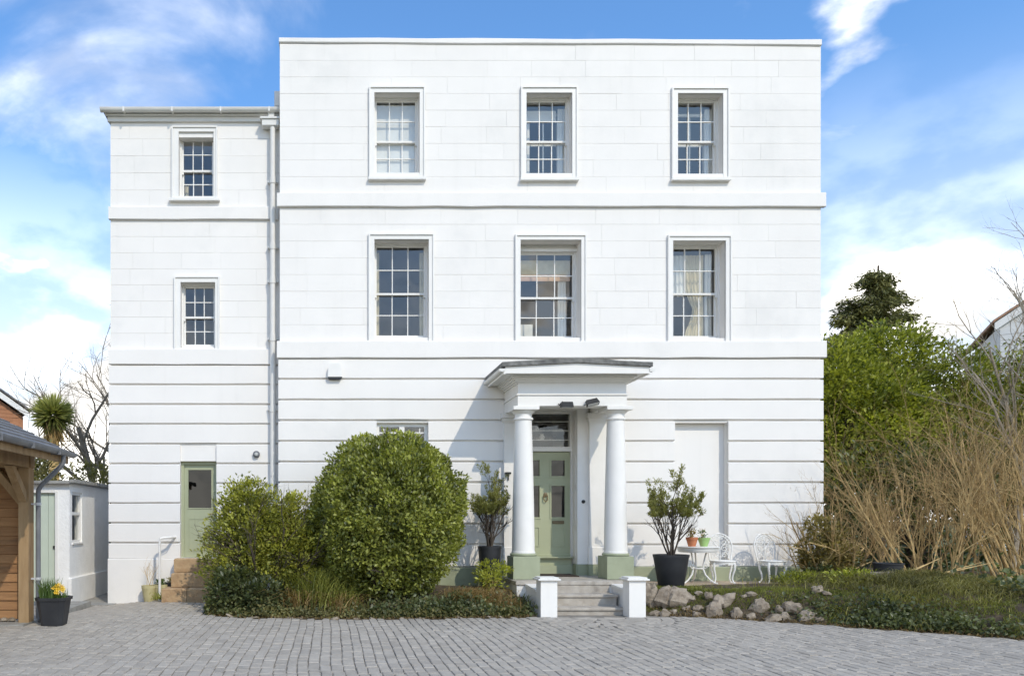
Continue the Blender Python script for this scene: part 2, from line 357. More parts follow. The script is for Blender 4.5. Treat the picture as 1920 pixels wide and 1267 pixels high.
# ------------------------------------------------------------------ terrain heights
GZ = -0.03
def pave_h(x, y):
    if x > -1.9: return GZ
    t = smooth01((y+3.2)/3.4)
    return GZ + t*(-0.085 + 0.12*smooth01((x+4.15)/1.5))
BEDL = [(-2.02, 0.36), (-2.05, -1.4), (-1.92, -2.1), (-1.3, -2.52), (0.0, -2.64), (1.6, -2.62), (3.34, -2.42)]
BEDR = [(5.02, -2.1), (5.8, -2.42), (7.2, -3.35), (8.35, -4.3), (9.6, -5.6), (12.0, -8.6), (15, -13)]
def poly_dist(x, y, pl):
    best = 1e9
    for (ax, ay), (bx, by) in zip(pl, pl[1:]):
        vx, vy = bx-ax, by-ay; t = max(0, min(1, ((x-ax)*vx+(y-ay)*vy)/(vx*vx+vy*vy)))
        best = min(best, math.hypot(x-ax-t*vx, y-ay-t*vy))
    return best
def edge_y(x, pl):
    for (ax, ay), (bx, by) in zip(pl, pl[1:]):
        if ax <= x <= bx and bx > ax: return ay+(by-ay)*(x-ax)/(bx-ax)
    return None
def in_left(x, y):
    if x < -2.04 or x > 3.34 or y > 0.4: return False
    e = edge_y(x, BEDL[1:]); return e is not None and y > e if x > -2.02 else y > -1.4
def in_right(x, y):
    if x < 5.02 or x > 15: return False
    return y > edge_y(x, BEDR)
def hl(x, y):
    dd = poly_dist(x, y, BEDL); return GZ-0.01 + 0.30*smooth01(dd/1.5) + 0.03*mnoise.noise(Vector((x*1.7, y*1.7, 0)))*smooth01(dd/.3)
def hr(x, y):
    dd = poly_dist(x, y, BEDR)
    h = GZ-0.01 + 0.38*smooth01(dd/0.75) + 0.05*mnoise.noise(Vector((x*1.5, y*1.5, 3)))*smooth01(dd/.3)
    h += 0.22*math.exp(-((x-9.2)**2/2.2+(y+2.2)**2/1.6))*smooth01(dd/1.0)
    if y > -1.05 and x < 8.4: 
        t = smooth01((y+1.05)/.25); h = h*(1-t) + 0.335*t
    return h

# ground sheet to the horizon
mb = MB(); S = 900
mb.add([(-S,-S,-0.16),(S,-S,-0.16),(S,S,-0.16),(-S,S,-0.16)], [(0,1,2,3)])
tag(mb.build('ground', 'grass_ground'), kind='structure')

# driveway: joint bed, then single setts
mb = MB(); nx, ny = 64, 46
for j in range(ny+1):
    for i in range(nx+1):
        x = -12+27*i/nx; y = -15+15.4*j/ny; mb.v.append((x, y, pave_h(x, y)-0.014))
mb.f = [(j*(nx+1)+i, j*(nx+1)+i+1, (j+1)*(nx+1)+i+1, (j+1)*(nx+1)+i) for j in range(ny) for i in range(nx)]
drive = tag(mb.build('driveway', 'paver_joint'), kind='structure')
FANC = (4.24, -2.42)
def sett_ok(x, y):
    if in_left(x, y) or in_right(x, y): return False
    if y > 0.33: return False
    if x < -4.35 and y > -3.45: return False
    if -2.95 < x < -1.9 and y > -0.45: return False
    if y > -2.40 and x > 3.3: return False
    if math.hypot(x-FANC[0], y-FANC[1]) < 1.13 and y < FANC[1]+.02: return False
    return True
setts = []
rs = random.Random(3)
x = -9.0; ci = 0
while x < 13:
    wdt = rs.uniform(0.105, 0.135); y = -10.4+rs.uniform(0, .2)
    while y < 0.5:
        ln = rs.choice((0.17, 0.22, 0.27, 0.3, 0.36))*rs.uniform(.93, 1.07)
        xc = x+wdt/2; yc = y+ln/2
        wob = 0.006*math.sin(yc*1.3+x*.5)+0.003*math.sin(yc*3.1+x*1.7)+0.035*mnoise.noise(Vector((x*.35, yc*.6, 1)))
        X = xc+wob; Yv = yc+0.02*math.sin(X*2.2)
        vis = abs(X-1.6*(Yv+D)*.145*0) < 99
        d = Yv+D; px = VX+X*FPX/d
        if -260 < px < 2200 and sett_ok(X, Yv):
            setts.append((X, Yv, wdt, ln, rs.gauss(0, .022), rs.random()))
        y += ln
    x += wdt
# fan of curved setts round the foot of the steps
for ring, (r0, r1) in enumerate(((0.1, .42), (.42, .72), (.72, .93), (.93, 1.12))):
    nseg = (5, 8, 12, 15)[ring]
    for k in range(nseg):
        a = math.pi + math.pi*(k+.5)/nseg; rm = (r0+r1)/2
        setts.append((FANC[0]+rm*math.cos(a), FANC[1]+rm*math.sin(a), r1-r0, math.pi*rm/nseg, a, rs.random()))
def sett_geo(X, Y, wd, ln, ang, tn):
    g = 0.003+rs.random()*.003; hx, hy = wd/2-g, ln/2-g-.006; b = 0.007; ca, sa = math.cos(ang), math.sin(ang)
    z = pave_h(X, Y)+rs.uniform(-.003, .003); tx, ty = rs.gauss(0, .012), rs.gauss(0, .012)
    vs = []
    for zz_, i, in ((-0.03, 0), (-b, 0), (0, b)):
        for sx, sy in ((-1,-1),(1,-1),(1,1),(-1,1)):
            u, v = sx*(hx-i)+rs.uniform(-.003,.003), sy*(hy-i)+rs.uniform(-.003,.003)
            vs.append((X+u*ca-v*sa, Y+u*sa+v*ca, z+zz_+u*tx+v*ty))
    fs = [(8,9,10,11)]+[(k*4+j, k*4+(j+1)%4, k*4+4+(j+1)%4, k*4+4+j) for k in (0,1) for j in range(4)]
    return vs, fs
def sett_key(s):
    d = s[1]+D; px = VX+s[0]*FPX/d; py = VY+(ZC-GZ)*FPX/d
    return (0 if 8 < px < 1912 and py < 1258 else 1, d)
setts.sort(key=sett_key)
def sett_tone(s):
    d = s[1]+D; t = 0.15+0.62*s[5]
    t += 0.25*mnoise.noise(Vector((s[0]*.35, s[1]*.5, 7)))
    if s[0] < -2.2 and s[1] < -3.3 and s[1] > -5.6 and s[0] < -3.3-0.55*(s[1]+3.4)*-1: t += .22
    return min(max(t, 0), 1)
bulk = MB(); btone = []
for i, s in enumerate(setts):
    vs, fs = sett_geo(*s); tn = sett_tone(s)
    if i < 300:
        m = MB(); m.add(vs, fs); m.build('paving_sett', 'paver', drive, tone=[tn]*12)
    else: bulk.add(vs, fs); btone += [tn]*12
tag(bulk.build('paving_setts', 'paver', drive, tone=btone), kind='stuff')

# concrete slab of the carport and the passage beside the shed
mb = MB(); mb.box(-12, -4.33, -3.42, -0.2, -0.14, -0.012)
tag(mb.build('carport_floor', 'concrete'), kind='structure')
mb = MB(); mb.box(-12, -4.0, 0.02, 4.5, -0.15, -0.105)
tag(mb.build('passage_path', 'concrete'), kind='structure')

# planting beds
def bed(name, pl, xs, ytop, hf):
    mb = MB(); n = 46
    for x in xs:
        e = edge_y(x, pl); 
        for j in range(n+1):
            y = e+(ytop-e)*(j/n)**1.5; mb.v.append((x, y, hf(x, y) if j else GZ-0.06))
    mb.f = [(i*(n+1)+j, (i+1)*(n+1)+j, (i+1)*(n+1)+j+1, i*(n+1)+j+1) for i in range(len(xs)-1) for j in range(n)]
    return tag(mb.build(name, 'soil', smooth=True, ang=80), kind='structure')
bed('planting_bed', BEDL[1:], list(np.linspace(-2.04, 3.335, 50)), 0.42, hl)
bed('terrace_bank', BEDR, list(np.linspace(5.03, 14.9, 80)), 6.0, hr)

# ------------------------------------------------------------------ the white house
house = root('white_house', (3.0, 0.0, 0.0), 'tall white stucco house with sash windows, columned porch and lower side wing', 'house')
XL, XR = -0.85, 9.30; ZT = 10.42; YB = 0.03; YU = 0.0235; YL = -0.018
def zx(py): return 11.23 - py/100
def xx(px): return (px-610)/100
# opening: inner x0,x1,z0,z1 ; outer architrave rect
WINS = [
 dict(k='t1', i=(702,787,173.5,325), o=(692,797,162.5,333.5)), dict(k='t2', i=(987,1073,174,326), o=(976.5,1083,162.5,335)),
 dict(k='t3', i=(1271,1356,175,327), o=(1259.5,1367,164.5,335)),
 dict(k='m1', i=(702,804,448.5,632), o=(691,814,438,640)), dict(k='m2', i=(976,1090,449.5,632), o=(966,1099.5,439.5,640)),
 dict(k='m3', i=(1262,1361,451,633), o=(1252,1371.5,441,640))]
for wn in WINS:
    a, b, c_, d_ = wn['i']; wn['I'] = (xx(a), xx(b), zx(d_), zx(c_))
    a, b, c_, d_ = wn['o']; wn['O'] = (xx(a), xx(b), zx(d_), zx(c_))
DOOR = (3.74, 4.72, 0.45, 3.55); LOWW = (0.96, 1.93, 2.0, 3.31); BLIND = (6.55, 7.55, 0.30, 3.31)
YO = 0.35; KW = (D+YO)/FPX
def wx(px): return (px-VX)*KW
def wz(py): return ZC+(VY-py)*KW
WXL, WXR = wx(207), -0.845; WZT = wz(227)
WW = [dict(k='w1', i=(335,400.5,247,369), o=(322,408,237,373)), dict(k='w2', i=(338.5,403.5,529,651), o=(326.5,412,518,655))]
for wn in WW:
    a, b, c_, d_ = wn['i']; wn['I'] = (wx(a), wx(b), wz(d_), wz(c_))
    a, b, c_, d_ = wn['o']; wn['O'] = (wx(a), wx(b), wz(d_), wz(c_))
SDOOR = (wx(338), wx(406), 0.76, wz(864))
def holed(mb, x0, x1, z0, z1, y, holes, flip=False):
    xs = sorted({x0, x1, *[h[0] for h in holes], *[h[1] for h in holes]}); zs = sorted({z0, z1, *[h[2] for h in holes], *[h[3] for h in holes]})
    for i in range(len(xs)-1):
        for j in range(len(zs)-1):
            cx_, cz_ = (xs[i]+xs[i+1])/2, (zs[j]+zs[j+1])/2
            if any(h[0] < cx_ < h[1] and h[2] < cz_ < h[3] for h in holes): continue
            q = [(xs[i],y,zs[j]),(xs[i+1],y,zs[j]),(xs[i+1],y,zs[j+1]),(xs[i],y,zs[j+1])]
            mb.quad(*(q[::-1] if flip else q))
def reveals(mb, h, y0, y1):
    x0, x1, z0, z1 = h
    mb.quad((x0,y0,z0),(x0,y1,z0),(x0,y1,z1),(x0,y0,z1)); mb.quad((x1,y1,z0),(x1,y0,z0),(x1,y0,z1),(x1,y1,z1))
    mb.quad((x0,y0,z1),(x0,y1,z1),(x1,y1,z1),(x1,y0,z1)); mb.quad((x0,y1,z0),(x0,y0,z0),(x1,y0,z0),(x1,y1,z0))
def shell(name, x0, x1, z0, z1, yf, yb, holes, th):
    mb = MB(); holed(mb, x0, x1, z0, z1, yf, holes); 
    for h in holes: reveals(mb, h, yf, yf+th)
    for a, b in ((x0, x0+.3), (x1-.3, x1)): mb.box(a, b, yf+.001, yb, z0, z1-.001)
    mb.box(x0+.3, x1-.3, yb-.3, yb, z0, z1-.001)
    mb.box(x0+.3, x1-.3, yf+.002, yb-.3, z1-.3, z1-.002)
    mb.build(name, 'stucco', house)
    ib = MB(); holed(ib, x0+.3, x1-.3, z0, z1-.3, yf+th, holes, True); return ib
mh = [wn['I'] for wn in WINS]+[DOOR, LOWW, BLIND]
ib = shell('main_wall', XL, XR, -0.2, ZT, YB, 9.0, mh, 0.40)
for z in (0.3, 4.55, 7.42): ib.box(XL+.3, XR-.3, YB+.41, 8.7, z-.12, z)
for x in (2.3, 5.6): ib.box(x, x+.1, YB+.41, 8.7, 0, ZT-.3)
ib.box(XL+.3, XR-.3, 4.6, 4.7, 0, ZT-.3)
ib.build('inner_room', 'interior', house)
ib = shell('wing_wall', WXL, WXR, -0.3, WZT, YO+YB, 8.0, [wn['I'] for wn in WW]+[SDOOR], 0.36)
for z in (0.75, 4.5, 7.3): ib.box(WXL+.3, WXR-.3, YO+YB+.37, 7.7, z-.12, z)
ib.box(WXL+.3, WXR-.3, 4.0, 4.1, 0, WZT-.3)
ib.build('inner_room', 'interior', house)

# scored stucco blocks of the upper storeys
def sub_rect(r, h):
    x0, x1, z0, z1 = r; a, b, c_, d_ = h
    if b <= x0 or a >= x1 or d_ <= z0 or c_ >= z1: return [r]
    out = []
    if c_ > z0: out.append((x0, x1, z0, c_))
    if d_ < z1: out.append((x0, x1, d_, z1))
    m0, m1 = max(z0, c_), min(z1, d_)
    if a > x0: out.append((x0, a, m0, m1))
    if b < x1: out.append((b, x1, m0, m1))
    return out
def blocks(x0, x1, z0, z1, h, y0, y1, holes, seed):
    rs = random.Random(seed); n = max(1, round((z1-z0)/h)); h = (z1-z0)/n
    for r in range(n):
        x = x0; a = z0+r*h
        first = True
        while x < x1-0.02:
            wd = rs.uniform(0.72, 1.5)
            if first: wd *= rs.uniform(.4, 1); first = False
            e = x+wd
            if x1-e < 0.4: e = x1
            jx = rs.uniform(.0006, .0018); jz = rs.uniform(.001, .003)
            rects = [(x+(jx if x > x0 else 0), e-(jx if e < x1 else 0), a+jz, a+h-jz)]
            for hh in holes: rects = [q for rr in rects for q in sub_rect(rr, hh)]
            rects = [q for q in rects if q[1]-q[0] > .012 and q[3]-q[2] > .012]
            if rects:
                dy = rs.uniform(-.0015, .0015); groups = []
                for q in rects:
                    tch = [g for g in groups if any(not (q[1] < p[0]-1e-4 or q[0] > p[1]+1e-4 or q[3] < p[2]-1e-4 or q[2] > p[3]+1e-4) for p in g)]
                    groups = [g for g in groups if g not in tch]+[sum(tch, [])+[q]]
                for g in groups:
                    m = MB()
                    for q in g: m.box(q[0], q[1], y0+dy, y1, q[2], q[3])
                    m.build('stucco_block', 'stucco', house)
            x = e
ohl = [(wn['O'][0]+.015, wn['O'][1]-.015, wn['O'][2]+.015, wn['O'][3]-.015) for wn in WINS]
blocks(XL-.005, XR+.005, 7.615, 10.42, 0.30, YU, YB+.01, ohl, 11)
blocks(XL-.005, XR+.005, 4.835, 7.345, 0.31, YU, YB+.01, ohl, 12)
owl = [(wn['O'][0]+.015, wn['O'][1]-.015, wn['O'][2]+.015, wn['O'][3]-.015) for wn in WW]
blocks(WXL-.005, WXR, 7.495, WZT, 0.30, YO+YU, YO+YB+.01, owl, 13)
blocks(WXL-.005, WXR, 4.765, 7.24, 0.31, YO+YU, YO+YB+.01, owl, 14)
# channelled courses of the ground storey
def course(x0, x1, z0, z1, yf, yb, holes, n):
    segs = [(x0, x1)]
    for h in holes:
        if h[2] < z1-.02 and h[3] > z0+.02:
            segs = [q for s in segs for q in ([(s[0], min(s[1], h[0]))] if s[0] < h[0] else [])+([(max(s[0], h[1]), s[1])] if s[1] > h[1] else [])]
    for s in segs:
        if s[1]-s[0] > .05: MB().strip(s[0], s[1], z0, z1, yb, yf, .010, .0035, sd=n*7+int(s[0]*10)+50).build('stucco_course', 'stucco', house)
PIL = [(3.33, 3.69, 0, 3.5), (4.92, 5.28, 0, 3.5)]
gz = [4.51-.387*k for k in range(10)]+[0.615]
ch = [DOOR, LOWW, BLIND]+[(p[0]+.02, p[1]-.02, p[2], p[3]) for p in PIL]+[(3.69, 4.92, .4, 3.56)]
for k in range(10):
    g0 = 0.019 if k < 9 else 0.0
    course(XL-.03, XR+.03, gz[k+1]+(0.016 if k < 9 else .002), gz[k]-0.016, YL, YB+.01, ch, k)
MB().strip(5.28, XR+.04, 0.20, 0.615, YB+.01, YL-.02, .012, .004).build('plinth_course', 'green_plinth', house)
MB().strip(XL-.04, 3.33, 0.0, 0.60, YB+.01, YL-.02, .012, .004).build('plinth_course', 'green_plinth', house)
wg = [4.46-.379*k for k in range(10)]+[0.745]
for k in range(10):
    course(WXL-.03, WXR, wg[k+1]+(0.015 if k < 9 else .001), wg[k]-0.015, YO+YL, YO+YB+.01, [SDOOR], k+30)
for a, b in ((WXL-.04, SDOOR[0]-.005), (SDOOR[1]+.005, WXR)):
    MB().strip(a, b, -0.25, 0.744, YO+YB+.01, YO+YL-.022, .01, .004).build('plinth_course', 'stucco', house)
# bands and parapet coping
MB().strip(XL-.055, XR+.07, 7.35, 7.61, YB+.01, -.032, .010, .007, .6).build('string_course', 'stucco', house)
MB().strip(XL-.055, XR+.07, 4.515, 4.83, YB+.01, -.05, .012, .007, .6).build('string_course', 'stucco', house)
MB().strip(WXL-.03, WXR-.06, wz(412), wz(388), YO+YB+.01, YO-.03, .010, .006, .6).build('string_course', 'stucco', house)
MB().strip(WXL-.03, WXR-.06, 4.465, 4.757, YO+YB+.01, YO-.04, .010, .006, .6).build('string_course', 'stucco', house)
MB().strip(XL-.02, XR+.005, 10.425, 10.53, 0.5, -.005, .014, .010, .9, slope=-0.0045).build('parapet_coping', 'stucco', house)

# ---- sash windows
def sash_window(wn, yw, rv, sill, box=0.0, meet=None, nm='window'):
    x0, x1, z0, z1 = wn['I']; o0, o1, p0, p1 = wn['O']; yf = yw+rv
    f = 0.03; z1b = z1-box
    m = MB(); m.box(x0, x0+f, yf, yf+.14, z0, z1); m.box(x1-f, x1, yf, yf+.14, z0, z1)
    m.box(x0+f, x1-f, yf, yf+.14, z1b-f, z1); m.box(x0+f, x1-f, yf-.06, yf+.14, z0, z0+.045)
    if box: m.box(x0+.002, x1-.002, yf-.05, yf-.002, z1b-.02, z1b+.03)
    win = m.build('window', 'paint', house)
    # architrave: flat band with a raised outer bead
    m = MB(); bw = 0.028; ya = yw-.028; yb_ = yw-.05; bot = p0
    m.box(o0, o1, yb_, yw+.02, p1-bw, p1); m.box(o0, o0+bw, yb_, yw+.02, bot, p1-bw); m.box(o1-bw, o1, yb_, yw+.02, bot, p1-bw)
    m.box(o0+bw, o1-bw, ya, yw+.02, z1, p1-bw); m.box(o0+bw, x0, ya, yw+.02, bot, z1); m.box(x1, o1-bw, ya, yw+.02, bot, z1)
    m.build('architrave', 'paint', win)
    if sill:
        m = MB(); e = 0.015; m.box(o0-e*sill, o1+e*sill, yw-.085, yw+.03, p0-.055, p0+.002, .006); m.box(x0, x1, yw-.02, yf-.001, p0+.003, z0+.012)
        m.build('sill', 'paint', win)
    xi0, xi1, zi0, zi1 = x0+f, x1-f, z0+.045, z1b-f
    zm = meet if meet else (zi0+zi1)/2
    for up in (1, 0):
        ys = yf+.035 if up else yf+.080
        a, b = (zm-.02, zi1) if up else (zi0, zm+.02)
        st = 0.030; top = .03 if up else .036; bt = .036 if up else .062; t = .034
        m = MB(); m.box(xi0, xi0+st, ys, ys+t, a, b); m.box(xi1-st, xi1, ys, ys+t, a, b)
        m.box(xi0+st, xi1-st, ys, ys+t, b-top, b); m.box(xi0+st, xi1-st, ys, ys+t, a, a+bt)
        gx0, gx1, gz0, gz1 = xi0+st, xi1-st, a+bt, b-top; bar = .017
        if up:   # horns
            m.box(xi0, xi0+st, ys, ys+t, a-.05, a); m.box(xi1-st, xi1, ys, ys+t, a-.05, a)
        for i in (1, 2):
            xb = gx0+(gx1-gx0)*i/3; m.box(xb-bar/2, xb+bar/2, ys+.003, ys+t-.004, gz0, gz1)
        zb = (gz0+gz1)/2
        for i in range(3):
            l = gx0+(gx1-gx0)*i/3+(bar/2 if i else 0); r = gx0+(gx1-gx0)*(i+1)/3-(bar/2 if i < 2 else 0)
            m.box(l, r, ys+.003, ys+t-.004, zb-bar/2, zb+bar/2)
        m.build('sash', 'paint', win)
        for i in range(3):
            for j in range(2):
                l = gx0+(gx1-gx0)*i/3; r = gx0+(gx1-gx0)*(i+1)/3; lo = gz0 if j == 0 else zb; hi = zb if j == 0 else gz1
                yy = ys+.018; tx = random.uniform(-.004, .004); tz = random.uniform(-.004, .004)
                q = MB(); q.quad((l+.004, yy-tx, lo+.004), (r-.004, yy+tx, lo+.004), (r-.004, yy+tx+tz, hi-.004), (l+.004, yy-tx+tz, hi-.004))
                q.build('pane', 'glass', win)
    return win, (x0, x1, z0, z1, yf+.17)
def curtain(win, x0, x1, z0, z1, y, mat, folds=0.09, amp=0.02, name='curtain', gather=None):
    m = MB(); n = max(6, int((x1-x0)/0.012)); nzs = 8
    for j in range(nzs+1):
        t = j/nzs; z = z0+(z1-z0)*t
        for i in range(n+1):
            u = i/n; x = x0+(x1-x0)*u
            if gather: c_ = x0 if gather < 0 else x1; k = 1-0.45*math.exp(-((t-.35)/.18)**2); x = c_+(x-c_)*k
            m.v.append((x, y+amp*math.sin(2*math.pi*u*(x1-x0)/folds+math.sin(t*3))*(1-.2*t), z))
    m.f = [(j*(n+1)+i, j*(n+1)+i+1, (j+1)*(n+1)+i+1, (j+1)*(n+1)+i) for j in range(nzs) for i in range(n)]
    return m.build(name, mat, win, smooth=True, ang=80)
def flat(win, x0, x1, z0, z1, y, mat, name): return MB().box(x0, x1, y, y+.01, z0, z1).build(name, mat, win)
for wn in WINS:
    top = wn['k'][0] == 't'
    win, (x0, x1, z0, z1, y) = sash_window(wn, YU-.002, .17 if top else (.28 if wn['k'] == 'm2' else .22), 1 if top else 0,
                                          box=.11 if wn['k'] == 'm2' else 0.0, meet=zx(255) if top else zx(543 if wn['k'] != 'm2' else 549))
    if wn['k'] == 't1': flat(win, x0+.05, x1-.05, z0+.05, z1-.06, y-.03, 'fabric_white', 'roller_blind')
    if wn['k'] in ('t2', 't3'):
        m = MB(); a, b = x0+.13, x1-.10; yy = y+.10
        m.box(a, a+.05, yy, yy+.04, z0, z1-.15); m.box(b-.05, b, yy, yy+.04, z0, z1-.15); m.box(a+.05, b-.05, yy, yy+.04, z1-.2, z1-.15)
        m.box(a+.05, b-.05, yy, yy+.04, (z0+z1)/2-.02, (z0+z1)/2+.03); m.box((a+b)/2-.012, (a+b)/2+.012, yy+.005, yy+.035, z0, z1-.2)
        m.build('inner_frame', 'paint', win)
        curtain(win, x1-.16, x1-.02, z0+.02, z1-.1, y+.03, 'fabric_white', .05, .012)
        if wn['k'] == 't2': flat(win, x0+.06, x1-.18, z1-.34, z1-.12, y+.06, 'fabric_white', 'roller_blind')
    if wn['k'] == 'm2':
        flat(win, x0+.05, x1-.05, z1-.62, z1-.5, y+.03, 'fabric_pink', 'roman_blind')
        flat(win, x0+.05, x1-.05, z1-.495, z1-.22, y+.035, 'fabric_cream', 'roman_blind')
        curtain(win, x1-.28, x1-.13, z0+.05, z1-.62, y+.06, 'fabric_white', .06, .012)
        flat(win, x0+.12, x0+.42, z0+.02, z0+.42, y+.25, 'fabric_white', 'chair_back')
    if wn['k'] == 'm3':
        curtain(win, x0+.42, x0+.80, z0+.03, z1-.12, y+.05, 'fabric_cream', .075, .02, gather=1)
        curtain(win, x0+.14, x0+.42, (z0+z1)/2, z1-.12, y+.07, 'fabric_white', .08, .018)
        curtain(win, x0+.82, x1-.02, z0+.03, z1-.1, y+.05, 'fabric_white', .07, .015)
    if wn['k'] == 'm1':
        curtain(win, x0+.03, x0+.12, z0+.03, z1-.1, y+.04, 'fabric_cream', .05, .012)
        curtain(win, x1-.12, x1-.03, z0+.03, z1-.1, y+.04, 'fabric_cream', .05, .012)
for wn in WW:
    win, (x0, x1, z0, z1, y) = sash_window(wn, YO+YU-.002, .14, 3 if wn['k'] == 'w1' else 0, box=0.0, meet=wz(312) if wn['k'] == 'w1' else wz(590))
    if wn['k'] == 'w1': curtain(win, x0+.05, x0+.13, z0+.03, z0+.36, y+.05, 'fabric_cream', .05, .012)
# small lower window behind the bush, margin panes
x0, x1, z0, z1 = LOWW; y = .10; m = MB()
m.box(x0, x0+.06, y, y+.1, z0, z1); m.box(x1-.06, x1, y, y+.1, z0, z1); m.box(x0+.06, x1-.06, y, y+.1, z1-.07, z1); m.box(x0+.06, x1-.06, y, y+.1, z0, z0+.07)
xm = (x0+x1)/2; m.box(xm-.05, xm+.05, y, y+.1, z0+.07, z1-.07)
win = m.build('window', 'paint', house)
m = MB()
for a, b, s in ((x0+.06, xm-.05, 0), (xm+.05, x1-.06, 1)):
    m.box(a, b, y+.03, y+.06, z1-.19, z1-.165); m.box(a, b, y+.03, y+.06, z0+.2, z0+.225)
    xb = a+.085 if s == 0 else b-.085; m.box(xb-.011, xb+.011, y+.031, y+.059, z0+.07, z1-.07)
m.build('glazing_bars', 'paint', win)
for a, b, s in ((x0+.06, xm-.05, 0), (xm+.05, x1-.06, 1)):
    xb = a+.085 if s == 0 else b-.085
    for l, r in ((a, xb), (xb, b)):
        for lo, hi in ((z0+.07, z0+.212), (z0+.212, z1-.178), (z1-.178, z1-.07)):
            MB().quad((l+.004, y+.045, lo+.004), (r-.004, y+.045, lo+.004), (r-.004, y+.045, hi-.004), (l+.004, y+.045, hi-.004)).build('pane', 'glass', win)
# blind panel
MB().box(BLIND[0]+.001, BLIND[1]-.001, .16, .30, BLIND[2]+.02, BLIND[3]-.001).build('blind_panel', 'stucco', house)

# ---- front door
def panel(m, x0, x1, z0, z1, y, wd=.022, dp=.014):
    m.box(x0, x1, y-dp, y+.004, z1-wd, z1); m.box(x0, x1, y-dp, y+.004, z0, z0+wd); m.box(x0, x0+wd, y-dp, y+.004, z0+wd, z1-wd); m.box(x1-wd, x1, y-dp, y+.004, z0+wd, z1-wd)
dx0, dx1, dy = 3.76, 4.70, 0.36
m = MB()
gl = [(3.85, 4.11, 1.54, 2.14), (4.345, 4.60, 1.54, 2.14), (3.85, 4.11, 2.33, 2.63), (4.345, 4.60, 2.33, 2.63)]
holed(m, dx0, dx1, .79, 2.79, dy, gl)
for g in gl: reveals(m, g, dy, dy+.03)
for g in gl: panel(m, g[0]-.03, g[1]+.03, g[2]-.03, g[3]+.03, dy, .024)
panel(m, 3.85, 4.12, .98, 1.36, dy); panel(m, 4.34, 4.61, .98, 1.36, dy)
m.box(dx0, dx1, dy-.03, dy+.0, .79, .83)
fd = m.build('front_door', 'green_paint', house)
for g in gl: MB().quad((g[0], dy+.024, g[2]), (g[1], dy+.024, g[2]), (g[1], dy+.024, g[3]), (g[0], dy+.024, g[3])).build('door_pane', 'glass_dark', fd)
m = MB(); m.lathe(0, 0, [(.001, 0), (.032, .0), (.036, .012), (.02, .02), (.001, .022)], 16)
m.v = [(4.225+x, dy-z, 1.97+y*1.3) for x, y, z in m.v]; m.tube([(4.19, dy-.03, 1.96), (4.19, dy-.04, 1.87), (4.225, dy-.045, 1.84), (4.26, dy-.04, 1.87), (4.26, dy-.03, 1.96)], .010, 6)
m.build('door_knocker', 'brass', fd, True)
m = MB(); m.box(4.36, 4.585, dy-.018, dy+.004, 1.445-.035, 1.445+.03, .01); m.box(4.385, 4.56, dy-.026, dy-.018, 1.425, 1.46); m.build('letter_slot', 'brass', fd)
m = MB(); m.lathe(0, 0, [(.001, 0), (.02, 0), (.014, .02), (.028, .04), (.022, .06), (.001, .064)], 14); m.v = [(3.80+x, dy-z, 1.43+y) for x, y, z in m.v]; m.build('door_knob', 'brass', fd, True)
# door surround, transom light
m = MB(); m.box(3.74, 4.72, .30, .44, 2.80, 2.885); m.box(3.7401, 3.76, .31, .44, .45, 2.80); m.box(4.70, 4.7199, .31, .44, .45, 2.80); m.box(3.7401, 3.775, .31, .43, 2.885, 3.549); m.box(4.685, 4.7199, .31, .43, 2.885, 3.549); m.box(3.775, 4.685, .31, .43, 3.52, 3.549)
tr = m.build('fanlight', 'paint', house)
MB().quad((3.77, .37, 2.88), (4.69, .37, 2.88), (4.69, .37, 3.53), (3.77, .37, 3.53)).build('pane', 'glass', tr)
m = MB()
for z in (3.02, 3.2, 3.37): m.box(3.775, 4.685, .395, .405, z, z+.014)
m.build('shelf', 'fabric_white', tr)
for i, (xa, z, r, h) in enumerate(((4.05, 3.034, .05, .09), (4.2, 3.034, .06, .12), (4.42, 3.034, .07, .09), (4.1, 3.214, .05, .07), (4.3, 3.214, .06, .1), (3.95, 3.214, .04, .08))):
    MB().lathe(xa, .50, [(r*.6, z), (r, z+h*.5), (r*.5, z+h*.8), (r*.6, z+h)], 10).build('jar', 'fabric_white' if i % 2 else 'black_plastic', tr, True)
m = MB(); m.box(3.775, 4.685, .43, .60, 3.02, 3.033); m.box(3.775, 4.685, .43, .60, 3.2, 3.213); m.build('shelf', 'interior', tr)
m = MB()      # panelled jamb on the right of the door
for lo, hi in ((.80, 1.28), (1.38, 2.05), (2.15, 2.72), (2.9, 3.45)):
    for a, b, c_, d_ in ((.07, .27, hi-.02, hi), (.07, .27, lo, lo+.02), (.07, .09, lo+.02, hi-.02), (.25, .27, lo+.02, hi-.02)): m.box(4.712, 4.7195, a, b, c_, d_)
    for a, b, c_, d_ in ((.07, .27, hi-.02, hi), (.07, .27, lo, lo+.02), (.07, .09, lo+.02, hi-.02), (.25, .27, lo+.02, hi-.02)): m.box(3.7405, 3.748, a, b, c_, d_)
m.build('jamb_panelling', 'paint', house)
m = MB(); m.box(3.76, 4.70, .20, .34, .45, .62); m.box(3.76, 4.70, .26, .40, .62, .765); m.box(3.75, 4.71, .17, .40, .765, .789); m.build('threshold', 'green_paint', house)
m = MB(); m.box(4.72, 4.92, -.035, .028, .45, .66); m.box(4.695, 4.7215, -.02, .19, .45, .66); m.build('plinth_course', 'green_plinth', house)
MB().box(3.69, 3.74, -.035, .028, .45, .66).build('plinth_course', 'green_plinth', house)
m = MB(); m.box(4.72, 4.92, -.02, .028, .66, 3.60); m.box(3.69, 3.74, -.02, .028, .66, 3.60); m.box(3.741, 4.719, -.02, .028, 3.552, 3.6); m.build('door_surround', 'paint', house)
